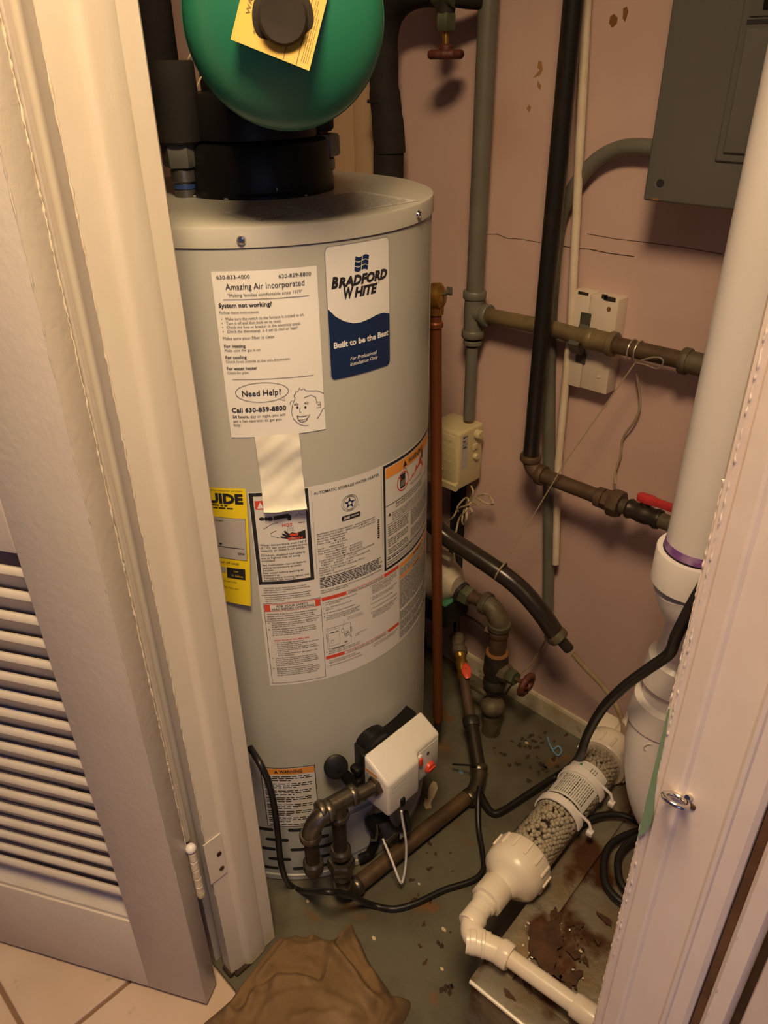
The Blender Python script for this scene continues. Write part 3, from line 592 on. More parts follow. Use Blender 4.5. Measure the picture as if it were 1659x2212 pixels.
# flammable vapour panel
sh.rect(0.1755, 0.7255, 0.1800, 0.9265, B).rect(0.1755, 0.9215, 0.3600, 0.9265, B).rect(0.1755, 0.7255, 0.3600, 0.7305, B).rect(0.3560, 0.7255, 0.3600, 0.9265, B)
sh.rect(0.1815, 0.9010, 0.3550, 0.9195, 'ink_orange'); sh.poly([(0.226, 0.9045), (0.238, 0.9045), (0.232, 0.9155)], B).text('WARNING', 0.242, 0.300, 0.9050, 0.0088, B, 0.02)
sh.rect(0.2180, 0.8680, 0.2330, 0.8935, B); sh.line([(0.226, 0.8935), (0.229, 0.903), (0.236, 0.8985), (0.239, 0.8900)], 0.0008, B); sh.rect(0.2195, 0.8710, 0.2315, 0.8820, 'ink_grey', 0.0010)
sh.oval(0.2260, 0.8800, 0.0165, 0.0165, 0.0018, 'ink_red').line([(0.2140, 0.8915), (0.2380, 0.8685)], 0.0018, 'ink_red')
sh.poly([(0.2450, 0.8700), (0.2600, 0.8790), (0.2650, 0.8760), (0.2720, 0.8900), (0.2790, 0.8830), (0.2900, 0.8990), (0.3000, 0.8830), (0.3080, 0.8720), (0.2900, 0.8680)], 'ink_red'); sh.disc(0.300, 0.9000, 0.004, 0.003, B).rect(0.296, 0.8890, 0.304, 0.8975, B)
sh.text('Flammable Vapors', 0.2500, 0.2960, 0.8620, 0.0030, B, 0.01)
sh.hline(0.1800, 0.3550, 0.8510, 0.0010, B).text('FIRE AND EXPLOSION HAZARD', 0.205, 0.300, 0.8445, 0.0036, B, 0.01).text('Can result in serious injury or death', 0.205, 0.300, 0.8398, 0.0032, B, 0.008)
sh.poly([(0.186, 0.8300), (0.193, 0.8300), (0.1895, 0.8362)], B)
for z, t, s1 in ((0.8312, 'Do not store or use gasoline or other flammable vapors and', 0.330), (0.8270, 'liquids in the vicinity of this or any other appliance. Storage', 0.335), (0.8228, 'of or use of gasoline or other flammable vapors or liquids in', 0.335), (0.8186, 'the vicinity of this or any other appliance may result in serious injury', 0.335)): sh.text(t, 0.1955, s1, z, 0.0030, B, 0.008)
sh.hline(0.1830, 0.3500, 0.8145, 0.0007, B)
sh.greek_block(0.1850, 0.2450, 0.8115, 0.7900, 0.0042, 0.0026, 'ink_grey', 6).greek_block(0.2520, 0.3500, 0.8115, 0.7790, 0.0036, 0.0024, 'ink_grey', 7).greek_block(0.1850, 0.2450, 0.7860, 0.7530, 0.0042, 0.0026, 'ink_grey', 8, 4).greek_block(0.2520, 0.3500, 0.7740, 0.7530, 0.0040, 0.0026, 'ink_grey', 9)
sh.hline(0.1820, 0.3520, 0.7500, 0.0009, B).greek_block(0.1830, 0.3500, 0.7480, 0.7430, 0.0040, 0.0028, B, 10).hline(0.1820, 0.3520, 0.7400, 0.0009, B).text('Read and follow water heater warnings and instructions', 0.1830, 0.3000, 0.7345, 0.0032, B, 0.01)
# safety panel
sh.frame(-0.0425, 0.5505, 0.0510, 0.7225, 0.0007, B)
sh.rect(-0.0412, 0.7060, 0.0498, 0.7205, 'ink_red').rect(-0.0320, 0.7070, 0.0412, 0.7195, 'sticker_white', 0.0009)
sh.text('FOR YOUR SAFETY', -0.0215, 0.0300, 0.7138, 0.0042, B, 0.015).text('READ BEFORE OPERATING', -0.0300, 0.0395, 0.7082, 0.0042, B, 0.015)
for z, t, s1 in ((0.6995, 'WARNING: If you do not follow these instructions', 0.0430), (0.6950, 'exactly, a fire or explosion may result causing', 0.0370), (0.6905, 'property damage, personal injury or loss of life.', 0.0390)): sh.text(t, -0.0385, s1, z, 0.0026, B, 0.012)
sh.hline(-0.0425, 0.0510, 0.6870, 0.0006, B)
ST = [(0.6815, 'A.', 'This appliance is equipped with an ignition device', 0.0460), (0.6775, '', 'which automatically lights the pilot.  Do not try', 0.0420), (0.6735, '', 'to light the pilot by hand.', 0.0060), (0.6680, 'B.', 'BEFORE OPERATING smell all around the', 0.0380), (0.6640, '', 'appliance area for gas. Be sure to smell next', 0.0400), (0.6600, '', 'to the floor because some gas is heavier than', 0.0400), (0.6560, '', 'air and will settle on the floor.', 0.0140)]
for z, a, t, s1 in ST:
    if a: sh.text(a, -0.0385, -0.0350, z, 0.0025, B, 0.01)
    sh.text(t, -0.0330, s1, z, 0.0025, B, 0.010)
sh.text('WHAT TO DO IF YOU SMELL GAS.', -0.0320, 0.0270, 0.6440, 0.0028, 'ink_red', 0.02)
for z, t, s1 in ((0.6395, '\u2022  Do not try to light any appliance.', 0.0180), (0.6355, '\u2022  Do not touch any electric switch, do not use', 0.0420), (0.6315, '    any phone in your building.', 0.0130), (0.6275, '\u2022  Immediately call your gas supplier from a', 0.0380), (0.6235, "    neighbor's phone. Follow the gas supplier's", 0.0410), (0.6195, '    instructions.', -0.0080), (0.6155, '\u2022  If you cannot reach your gas supplier, call', 0.0390), (0.6115, '    the fire department.', 0.0000)): sh.text(t, -0.0310 + (0.003 if t[0] == ' ' else 0), s1, z, 0.0025, B, 0.010)
for z, a, t, s1 in ((0.6060, 'C.', 'Use only your hand to slide the gas control', 0.0360), (0.6020, '', 'switch. Never use tools. If the switch cannot', 0.0380), (0.5980, '', 'be moved by hand, do not try to repair it, call', 0.0390), (0.5940, '', 'a service technician. Force or attempted repair', 0.0400), (0.5900, '', 'may result in a fire or explosion.', 0.0140), (0.5840, 'D.', 'Do not use this appliance if any part has', 0.0300), (0.5800, '', 'been under water. Immediately call a qualified', 0.0400), (0.5760, '', 'service technician to inspect the appliance and', 0.0410), (0.5720, '', 'to replace any part of the control system and', 0.0390), (0.5680, '', 'any gas control which has been under water.', 0.0370)):
    if a: sh.text(a, -0.0385, -0.0350, z, 0.0025, B, 0.01)
    sh.text(t, -0.0320, s1, z, 0.0025, B, 0.010)
# operating instructions
sh.rect(0.0525, 0.7135, 0.2120, 0.7205, 'ink_red').rect(0.0960, 0.7143, 0.1740, 0.7197, 'sticker_white', 0.0009).text('OPERATING INSTRUCTIONS', 0.0990, 0.1710, 0.7150, 0.0040, B, 0.006)
for z, t, s1 in ((0.7075, '1.  STOP! Read the safety information on this', 0.1150), (0.7038, '     set on this label.', 0.0850), (0.6970, '2.  Turn off all electric power to the', 0.1050), (0.6932, '     appliance.', 0.0720), (0.6865, '3.  Set the thermostat to lowest setting.', 0.1120), (0.6800, '4.  This appliance is equipped with an ignition', 0.1210), (0.6762, '     device which automatically lights the', 0.1160), (0.6724, '     pilot. Do not try to light the pilot by hand.', 0.1200)): sh.text(t, 0.0540 + (0.004 if t[0] == ' ' else 0), s1, z, 0.0024, B, 0.006)
for z, t, s1 in ((0.7090, '6.  Wait five minutes to clear out any gas. Then', 0.2060), (0.7052, '     smell for gas, including near the floor.', 0.2060), (0.7014, '     If you smell gas, STOP! Follow B in the', 0.2060), (0.6976, '     safety information. If you do not', 0.1950), (0.6938, '     smell gas, go to the next step.', 0.1900), (0.6850, '7.  Slide the switch on the right side of the', 0.2060), (0.6812, '     gas valve up to the ON position.', 0.1980), (0.6720, '8.  Set thermostat to desired setting.', 0.1940), (0.6620, '9.  Turn on all electric power to the appliance.', 0.2080), (0.6530, '10. If the appliance will not operate, follow', 0.2070), (0.6492, '     the instructions To Turn Off Gas To', 0.2000), (0.6454, '     Appliance and call your service', 0.1980), (0.6416, '     technician or gas supplier.', 0.1900)): sh.text(t, 0.1420 + (0.004 if t[0] == ' ' else 0), s1, z, 0.0024, B, 0.006)
sh.frame(0.0575, 0.6090, 0.1010, 0.6540, 0.0005, B).frame(0.0600, 0.6150, 0.0800, 0.6500, 0.0005, 'ink_grey').rect(0.0620, 0.6425, 0.0780, 0.6440, B).frame(0.0640, 0.6200, 0.0690, 0.6270, 0.0005, B).frame(0.0835, 0.6360, 0.0880, 0.6450, 0.0006, B).oval(0.0930, 0.6320, 0.0048, 0.0048, 0.0006, B).line([(0.0905, 0.6300), (0.0955, 0.6340)], 0.0012, B).rect(0.0880, 0.6130, 0.0940, 0.6165, 'ink_grey').rect(0.0650, 0.6065, 0.0880, 0.6090, 'ink_grey').line([(0.0860, 0.6450), (0.0900, 0.6620)], 0.0004, B).line([(0.0960, 0.6290), (0.1020, 0.6230), (0.1040, 0.6180)], 0.0004, B)
for s in (0.0555, 0.1010): sh.frame(s, 0.6330, s + 0.0025, 0.6430, 0.0005, B)
sh.text('SWITCH SHOWN', 0.0960, 0.1240, 0.6640, 0.0026, 'ink_grey').text('IN "ON" POSITION', 0.0960, 0.1260, 0.6600, 0.0026, 'ink_grey').text('THERMOSTAT', 0.1090, 0.1330, 0.6230, 0.0026, 'ink_grey').text('DIAL', 0.1090, 0.1170, 0.6195, 0.0026, 'ink_grey')
sh.text('5.  Slide the switch on the right side of the', 0.0545, 0.1190, 0.6030, 0.0024, B, 0.006).text('gas valve down to the OFF position.', 0.0585, 0.1180, 0.5990, 0.0024, B, 0.006)
sh.rect(0.0530, 0.5880, 0.2125, 0.5950, 'ink_red').rect(0.0870, 0.5888, 0.1820, 0.5942, 'sticker_white', 0.0009).text('TO TURN OFF GAS TO APPLIANCE', 0.0920, 0.1760, 0.5895, 0.0040, B, 0.006)
sh.text('1.  Turn off all electric power to the', 0.0545, 0.1080, 0.5820, 0.0024, B, 0.006).text('appliance if service is to be performed.', 0.0585, 0.1180, 0.5780, 0.0024, B, 0.006).text('2.  Set the thermostat to the lowest setting.', 0.0545, 0.1210, 0.5715, 0.0024, B, 0.006).text('3.  Slide the switch on the right side of the', 0.1430, 0.2080, 0.5815, 0.0024, B, 0.006).text('gas valve down to the OFF position.', 0.1470, 0.2020, 0.5775, 0.0024, B, 0.006)
# right warning column
sh.line([(0.2146, 0.5500), (0.2146, 0.7200)], 0.0006, B)
sh.rect(0.2160, 0.7110, 0.3580, 0.7200, 'ink_orange').text('WARNING', 0.2600, 0.3000, 0.7125, 0.0055, B, 0.02).rect(0.2160, 0.6870, 0.3580, 0.6930, 'ink_orange').text('WARNING', 0.2600, 0.2900, 0.6878, 0.0040, B, 0.02)
sh.greek_block(0.2165, 0.3570, 0.7090, 0.6950, 0.0038, 0.0025, 'ink_grey', 11).greek_block(0.2165, 0.3570, 0.6850, 0.6200, 0.0034, 0.0024, 'ink_grey', 12).greek_block(0.2165, 0.3570, 0.6150, 0.5520, 0.0034, 0.0024, 'ink_grey', 13, 6)
sh.build(big)

# ---- lower warning label
wl = label('warning_label', -0.0850, 0.1705, 0.0185, 0.3390, 'ink_black')
sh = Sheet(TM); sh.rect(-0.0835, 0.1720, 0.0170, 0.3375, 'sticker_white', 0.0006); sh.rect(-0.0835, 0.3205, 0.0170, 0.3365, 'ink_orange', 0.0008)
sh.poly([(-0.0590, 0.3245), (-0.0510, 0.3245), (-0.0550, 0.3320)], B).text('WARNING', -0.0495, -0.0060, 0.3245, 0.0080, B, 0.03)
sh.greek_block(-0.0800, 0.0140, 0.3170, 0.1760, 0.0053, 0.0034, 'ink_black', 14, 3); sh.build(wl)
# faint sticker low on the right flank
sheet_mesh(TM, 0.300, 0.36, 0.345, 0.50, 0.0004).build('side_sticker', 'tank_paint', wh)
# ---- stickers on the lid
def lid_quad(pts, name, mat, parent, dz): return MB().add([P(x, y, z=TOP) + Vector((0, 0, dz)) for x, y in pts], [list(range(len(pts)))]).build(name, mat, parent, smooth=False)
for pts, nl in (([(480, 459), (600, 442), (686, 461), (566, 483)], 6), ([(590, 441), (780, 413), (905, 434), (713, 467)], 9)):
    q = [P(x, y, z=TOP) for x, y in pts]
    st_ = MB().add([p + Vector((0, 0, 0.0005)) for p in q], [[0, 1, 2, 3]]).build('lid_sticker', 'sticker_white', wh, smooth=False)
    def LM(s, t, off, q=q): a = q[0].lerp(q[1], s); b_ = q[3].lerp(q[2], s); p = a.lerp(b_, t); return Vector((p.x, p.y, TOP + off))
    sh = Sheet(LM)
    if nl == 6:
        sh.greek_block(0.05, 0.95, 0.66, 0.04, 0.085, 0.04, 'label_grey', 31); sh.rect(0.03, 0.72, 0.97, 0.97, 'sticker_white', 0.0007); sh.frame(0.05, 0.74, 0.92, 0.95, 0.02, B)
    else: sh.greek_block(0.03, 0.97, 0.95, 0.04, 0.055, 0.028, 'label_grey', 32)
    sh.build(st_)
    if nl == 6:
        a = P(566, 478, z=TOP + 0.001); e_ = (P(610, 470, z=TOP + 0.001) - a).normalized(); f_ = Vector((-e_.y, e_.x, 0))
        s2 = Sheet(lambda s, z, off, a=a, e_=e_, f_=f_: a + e_ * s + f_ * z + Vector((0, 0, 0.0005))); s2.text('WARNING', 0, 0.045, 0, 0.008, B, 0.02); s2.build(st_)

# ---- vent blower on the lid
BC = Vector((-1.065, 0.797, TOP))
bw = MB().lathe([(0.118, 0.0), (0.118, 0.004), (0.113, 0.008), (0.112, 0.066), (0.108, 0.071), (0.095, 0.073)], BC, (0, 0, 1), 64).build('vent_blower', 'black_plastic', wh)
MB().lathe([(0.090, 0.0), (0.101, 0.004), (0.101, 0.058), (0.097, 0.064), (0.06, 0.066)], BC + Vector((-0.006, -0.004, 0.0725)), (0, 0, 1), 48).build('blower_housing', 'black_plastic', bw)
MB().lathe([(0.062, 0), (0.062, 0.10), (0.056, 0.108), (0.03, 0.11)], BC + Vector((-0.015, -0.005, 0.137)), (0, 0, 1), 40).build('blower_motor', 'black_plastic', bw)
for k in range(7):
    t = random.uniform(-2.2, 0.4); MB().box(BC + Vector((0.119 * math.cos(t), 0.119 * math.sin(t), 0.002)), (0.004, 0.003, 0.002), 0.0006).build('solder_fleck', 'silver_spec', bw)
for px in (595, 610): MB().sphere(P(px - 237, 322 - (px - 595) * 0.1, v=0.735), 0.0026, 8).build('terminal', 'chrome', bw)
MB().tube(cr([P(418, 212, v=0.72), P(424, 190, v=0.72), P(436, 165, v=0.73), P(452, 150, v=0.74)], 6), 0.0013, 8).build('lead_wire', 'wire_cream', bw)
MB().tube(cr([P(404, 140, v=0.74), P(410, 122, v=0.74), P(420, 110, v=0.75)], 6), 0.0020, 8).build('lead_wire', 'wire_cream', bw)
cm = BC + Vector((0.112 * math.cos(-0.42), 0.112 * math.sin(-0.42), 0.013)); MB().box(cm, (0.0015, 0.004, 0.004), 0.0003).build('letter_mark', 'chip_cream', bw)

# ---- water connections: nipple, union nut, foam insulated riser
def riser(name, base, label_, foam, blue):
    g = thing(name, label_, 'water pipe', base)
    mb = MB(); mb.lathe([(0.0165, -0.006), (0.0165, 0.010), (0.0150, 0.0115), (0.0150, 0.024)], base, (0, 0, 1), 24).build('nipple', 'galvanized', g)
    if blue: MB().lathe([(0.0152, 0.011), (0.0172, 0.012), (0.0172, 0.017), (0.0152, 0.018)], base, (0, 0, 1), 24).build('seal_ring', 'blue_band', g)
    MB().lathe([(0.0165, 0.020), (0.0188, 0.022), (0.0188, 0.037), (0.0150, 0.041)], base, (0, 0, 1), 24).build('union_body', 'galvanized', g)
    mb = MB(); hexnut(mb, base + Vector((0, 0, 0.041)), (0, 0, 1), 0.0275, 0.033, 0.30); mb.build('union_nut', 'zinc', g)
    for (dx, dy, z0, z1, r) in foam:
        MB().lathe([(r * 0.9, z0), (r, z0 + 0.004), (r * 1.02, (z0 + z1) / 2), (r, z1 - 0.003), (r * 0.93, z1)], base + Vector((dx, dy, 0)), (0, 0, 1), 28).build('foam_sleeve', 'dark_foam', g)
    return g
lb = P(403, 424, z=TOP)
riser('water_riser', lb, 'dark foam-wrapped pipe rising from a hex union at the left of the heater lid', [(0.001, 0.0, 0.072, 0.178, 0.034), (-0.014, -0.010, 0.172, 0.95, 0.030)], True)
rb = P(701, 395, z=TOP)
riser('water_riser', rb, 'foam-wrapped pipe on a hex union at the rear of the heater lid', [(-0.012, -0.012, 0.078, 0.16, 0.036)], False)
MB().tube([rb + Vector((-0.002, 0, 0.06)), rb + Vector((-0.002, 0, 0.10))], 0.011, 16).build('copper_stub', 'copper', bpy.data.objects['water_riser.001'])

# ---- gas control on the jacket
GU0, GU1, GV0, GV1 = -0.738, -0.674, 0.674, 0.834
gcb = MB(); 
pl = [(-0.790, 0.690), (-0.741, 0.672), (-0.738, 0.672), (-0.735, 0.690), (-0.735, 0.812), (-0.738, 0.822), (-0.745, 0.826), (-0.790, 0.826)]
gcb.prism([Vector((u, v, 0.238)) for u, v in pl], (0, 0, 0.126), 0.004)
gc = gcb.build('gas_control', 'black_plastic', wh)
for dz in (0.262, 0.292, 0.322): MB().box((-0.752, 0.668, dz), (0.022, 0.016, 0.016), 0.004).build('lug', 'black_plastic', gc)
MB().lathe([(0.03, 0), (0.034, 0.004), (0.034, 0.03), (0.028, 0.036)], (-0.775, 0.718, 0.352), (1, 0, 0), 24).build('inlet_boss', 'black_plastic', gc)
# white cover: L-shaped plan, top slopes to the front
def cover_block(v0, v1, u1, zt0, zt1, zb):
    mb = MB(); pts = [Vector((GU0, v0, zb)), Vector((u1, v0, zb)), Vector((u1, v0, zt1)), Vector((GU0, v0, zt0))]; return mb.prism(pts, (0, v1 - v0, 0), 0.005)
mb = MB(); plan = [(GU0, GV0), (GU1, GV0), (GU1, 0.760), (-0.688, 0.768), (-0.688, GV1), (GU0, GV1)]
bm = bmesh.new(); lo = [bm.verts.new((u, v, 0.246)) for u, v in plan]; hi_ = [bm.verts.new((u, v, 0.366 - (u - GU0) * 0.52)) for u, v in plan]
bm.faces.new(lo[::-1]); bm.faces.new(hi_)
for i in range(6): bm.faces.new([lo[i], lo[(i + 1) % 6], hi_[(i + 1) % 6], hi_[i]])
bmesh.ops.recalc_face_normals(bm, faces=bm.faces[:]); bmesh.ops.bevel(bm, geom=bm.edges[:], offset=0.006, segments=3, affect='EDGES', profile=0.5)
bm.verts.index_update(); mb.add([q.co.copy() for q in bm.verts], [[q.index for q in f.verts] for f in bm.faces]); bm.free()
mb.build('white_cover', 'white_cover', gc)
MB().bb(-0.6884, -0.6872, 0.774, 0.828, 0.254, 0.330, 0.0005).build('control_face', 'grey_face', gc)
fp = P(927, 1656, u=-0.687); MB().lathe([(0.013, -0.004), (0.013, 0.003), (0.0105, 0.0065), (0.006, 0.007)], fp, (1, 0, 0), 28).build('round_button', 'red_button', gc)
MB().box(fp + Vector((0.008, 0, 0.001)), (0.003, 0.019, 0.004), 0.001).build('button_grip', 'red_button', gc)
sp = P(904, 1642, u=-0.688); MB().box(sp, (0.010, 0.013, 0.026), 0.002).build('switch_well', 'white_cover', gc)
MB().box(sp + Vector((0.004, 0.001, -0.001)), (0.009, 0.009, 0.019), 0.002).build('slide_switch', 'red_button', gc)
lp = P(924, 1627, u=-0.687); MB().lathe([(0.0032, 0), (0.0032, 0.0012)], lp, (1, 0, 0), 14).build('indicator', 'ink_black', gc)
# side sticker of the cover (faces the tee)
def GM(s, z, off): return Vector((GU0 + 0.004 + s, GV0 - off, z))
sh = Sheet(GM); sh.rect(0.0, 0.268, 0.032, 0.338, 'sticker_white', 0.0004, 0.05).rect(0.0, 0.331, 0.032, 0.338, 'ink_orange', 0.0007, 0.05); sh.greek_block(0.002, 0.030, 0.328, 0.270, 0.0050, 0.0033, 'ink_grey', 41); sh.build(gc)
def FM(s, z, off): return Vector((GU1 + off, GV0 + s, z))
sh = Sheet(FM); sh.frame(0.010, 0.306, 0.066, 0.318, 0.0008, 'grey_face'); sh.build(gc)
# plug and lead in the cover front
kp = P(866, 1729, u=-0.677); MB().box(kp + Vector((0, -0.003, 0.002)), (0.006, 0.016, 0.024), 0.002).build('plug_frame', 'white_cover', gc)
MB().box(kp + Vector((0.003, 0, 0.0)), (0.010, 0.011, 0.020), 0.002).build('plug', 'black_plastic', gc)
# knob on the igniter tube beside the control
tk = P(725, 1655, u=-0.772); tk2 = P(775, 1705, u=-0.745)
MB().tube([tk + Vector((0.004, 0, 0)), tk.lerp(tk2, 0.5), tk2], [0.010, 0.0115, 0.013], 14).build('sensor_tube', 'black_plastic', gc)
MB().lathe([(0.018, 0), (0.023, 0.002), (0.023, 0.006), (0.018, 0.009)], tk, (0.75, -0.45, 0.48), 28).build('sensor_cap', 'black_plastic', gc)
# burner lead bundle below the control
MB().tube(cr([P(835, 1765, u=-0.72), P(800, 1775, u=-0.75), P(812, 1800, u=-0.757), P(800, 1840, u=-0.763), P(775, 1855, u=-0.770)], 8), 0.011, 12).build('lead_boot', 'black_plastic', gc)
MB().tube(cr([P(876, 1755, u=-0.70), P(882, 1790, u=-0.70), P(850, 1790, u=-0.71), P(835, 1770, u=-0.715)], 8), 0.006, 10).build('lead', 'cord_black', gc)
MB().tube(cr([P(820, 1800, u=-0.745), P(833, 1822, u=-0.74), P(850, 1838, u=-0.735), P(862, 1825, u=-0.73), P(866, 1780, u=-0.71)], 8), 0.0035, 10).build('lead', 'dark_foam', gc)
MB().tube(cr([P(867, 1752, u=-0.672), P(869, 1770, u=-0.672), P(877, 1820, u=-0.668), P(876, 1870, u=-0.664), P(869, 1905, u=-0.662), P(862, 1900, u=-0.664), P(845, 1855, u=-0.69), P(827, 1812, u=-0.73)], 8), 0.0024, 8).build('white_lead', 'ink_white', gc)
MB().box(P(870, 1800, u=-0.705), (0.003, 0.016, 0.022), 0.0005).build('lead_tag', 'label_grey', gc)
MB().tube([P(812, 1770, u=-0.745), P(815, 1800, u=-0.745), P(812, 1815, u=-0.745), P(800, 1815, u=-0.75)], 0.003, 8).build('lead_clip', 'galvanized', gc)

# ---- papers on the jacket
nt_ = T_(sheet_mesh(TM, -0.0602, 1.0180, 0.0752, 1.2490, 0.0012, nz=1).build('paper_notice', 'white_paper'), 'white service notice with black print taped to the upper front of the water heater', 'notice')
def TM2(s, z, off): return TM(s, z, off + 0.0012)
sh = Sheet(TM2)
sh.text('630-833-4000', -0.0537, -0.0118, 1.2398, 0.0048, B).text('630-859-8800', 0.0245, 0.0668, 1.2380, 0.0048, B).text('Amazing Air Incorporated', -0.0438, 0.0572, 1.2263, 0.0074, B).text('"Making families comfortable since 1979"', -0.0420, 0.0538, 1.2172, 0.0038, B)
sh.hline(-0.0488, 0.0622, 1.2135, 0.0006, B, 1.2122)
sh.text('System not working?', -0.0553, 0.0128, 1.2035, 0.0055, B, 0.02).text('Follow these instructions:', -0.0550, -0.0045, 1.1952, 0.0034, B)
for z, t, s1 in ((1.1868, 'Make sure the switch to the furnace is turned to on.', 0.0542), (1.1812, 'Turn it off and then back on to reset.', 0.0235), (1.1756, 'Check the fuse or breaker in the electrical panel.', 0.0485), (1.1702, 'Check the thermostat. Is it set to cool or heat?', 0.0440)):
    sh.text(t, -0.0482, s1, z, 0.0036, B).disc(-0.0535, z + 0.0016, 0.0006, 0.0006, B)
sh.text('Make sure your filter is clean', -0.0548, 0.0122, 1.1608, 0.0038, B)
for z, t, s1, b2, t2 in ((1.1500, 'For heating', -0.0265, -0.0065, 'Make sure the gas is on.'), (1.1345, 'For cooling', -0.0265, 0.0312, 'Check fuses outside at the unit disconnect.'), (1.1188, 'For water heater', -0.0140, -0.0255, 'Check for pilot.')): sh.text(t, -0.0545, s1, z, 0.0040, B, 0.02).text(t2, -0.0545, b2, z - 0.0056, 0.0034, B)
sh.hline(-0.0490, 0.0622, 1.1052, 0.0006, B, 1.1026)
sh.oval(-0.0108, 1.0850, 0.0360, 0.0142, 0.0006, B).line([(0.0130, 1.0730), (0.0195, 1.0705), (0.0185, 1.0745)], 0.0006, B)
sh.text('Need Help?', -0.0380, 0.0150, 1.0805, 0.0080, B, 0.012)
sh.text('Call 630-859-8800', -0.0548, 0.0202, 1.0570, 0.0064, B, 0.02).text('24 hours', -0.0545, -0.0330, 1.0485, 0.0038, B, 0.02).text(', day or night, you will', -0.0328, 0.0180, 1.0485, 0.0038, B).text('get a live operator to get you', -0.0545, 0.0125, 1.0420, 0.0038, B).text('help.', -0.0545, -0.0440, 1.0358, 0.0038, B)
# plain generic cartoon-free smiling line face: hair tuft, brow, eyes, nose, mouth, chin
lw = 0.00065
sh.line([(0.0340, 1.0730), (0.0320, 1.0760), (0.0350, 1.0800), (0.0345, 1.0835), (0.0375, 1.0815), (0.0415, 1.0870), (0.0425, 1.0835), (0.0470, 1.0850), (0.0490, 1.0815)], lw, B).line([(0.0490, 1.0815), (0.0580, 1.0800), (0.0660, 1.0790), (0.0752, 1.0735)], lw, B)
sh.line([(0.0460, 1.0715), (0.0560, 1.0740), (0.0630, 1.0700), (0.0640, 1.0600)], lw, B).line([(0.0640, 1.0620), (0.0690, 1.0620), (0.0690, 1.0540), (0.0630, 1.0540)], lw, B).line([(0.0650, 1.0580), (0.0690, 1.0580)], lw, B).line([(0.0752, 1.0520), (0.0720, 1.0500), (0.0680, 1.0430), (0.0630, 1.0370)], lw, B)
sh.line([(0.0335, 1.0720), (0.0290, 1.0620), (0.0270, 1.0520), (0.0290, 1.0420), (0.0360, 1.0330), (0.0440, 1.0290), (0.0500, 1.0285)], lw, B).line([(0.0290, 1.0695), (0.0265, 1.0670), (0.0262, 1.0640)], lw, B)
for s in (0.0345, 0.0490): sh.line([(s - 0.003, 1.0630), (s, 1.0645), (s + 0.003, 1.0632), (s + 0.0025, 1.0615), (s - 0.003, 1.0630)], lw, B)
sh.disc(0.0358, 1.0582, 0.0014, 0.0017, B).disc(0.0472, 1.0570, 0.0014, 0.0017, B).line([(0.0398, 1.0575), (0.0385, 1.0510), (0.0410, 1.0500)], lw, B)
sh.line([(0.0345, 1.0455), (0.0380, 1.0440), (0.0450, 1.0435), (0.0530, 1.0450), (0.0470, 1.0365), (0.0400, 1.0350), (0.0360, 1.0390), (0.0345, 1.0455)], lw * 1.3, B).line([(0.0370, 1.0390), (0.0420, 1.0385), (0.0490, 1.0400)], lw, B)
sh.build(nt_)
# receipt strip curling at the bottom
mb = MB(); vs = []; fs = []; nz = 26; ns = 8
for j in range(nz + 1):
    t = j / nz; z = 1.020 - 0.118 * t; off = 0.003 + 0.002 * math.sin(t * 9) + 0.018 * max(0, t - 0.55) ** 1.5
    if t > 0.86: a = (t - 0.86) / 0.14 * 2.4; off = 0.0085 + 0.011 * (1 - math.cos(a)) * 0.5; z = 0.9185 - 0.013 * math.sin(min(a, 1.57)) * 1.6 + max(0, a - 1.57) * 0.006
    for i in range(ns + 1): s = -0.0268 + 0.0618 * i / ns + 0.0006 * t * 4; vs.append(TM(s, z, off + 0.0012 * math.sin(i * 1.3 + j * 0.9)))
for j in range(nz):
    for i in range(ns): a = j * (ns + 1) + i; fs.append([a, a + 1, a + ns + 2, a + ns + 1])
T_(mb.add(vs, fs).build('receipt', 'receipt_paper', ang=80), 'crinkled cream receipt strip hanging below the white service notice', 'receipt')
# yellow energy label, loose lower right corner
def YM(s, z, off):
    t = max(0, (0.936 - z) / 0.218); lean = -0.012 * t ** 1.5; e = max(0, (s + 0.10) / 0.05); return TM(s + lean, z, off + 0.003 + 0.010 * t * e)
ye = T_(sheet_mesh(YM, -0.190, 0.727, -0.0485, 0.936, 0.0, nz=10).build('energy_label', 'yellow_guide'), 'yellow energy label curling off the left side of the water heater', 'label')
sh = Sheet(YM); sh.text('GUIDE', -0.1250, -0.0535, 0.9115, 0.0150, B, 0.05).text('ENERGY', -0.186, -0.131, 0.9115, 0.0150, B, 0.05).text('Federal law prohibits removal of this label before consumer purchase.', -0.185, -0.0525, 0.9315, 0.0024, B)
sh.greek(-0.12, -0.075, 0.9060, 0.0026, B, random.Random(2)).greek(-0.12, -0.068, 0.9015, 0.0026, B, random.Random(3))
sh.rect(-0.182, 0.8120, -0.0520, 0.8860, 'label_grey', 0.0006).frame(-0.182, 0.8120, -0.0520, 0.8860, 0.0005, B).text('Cost', -0.105, -0.086, 0.8790, 0.0036, B)
sh.hline(-0.182, -0.0560, 0.8330, 0.0012, B).poly([(-0.0965, 0.8395), (-0.0905, 0.8395), (-0.0935, 0.8345)], B).text('$336', -0.0660, -0.0560, 0.8220, 0.0036, B, 0.02).disc(-0.1030, 0.8480, 0.004, 0.006, B)
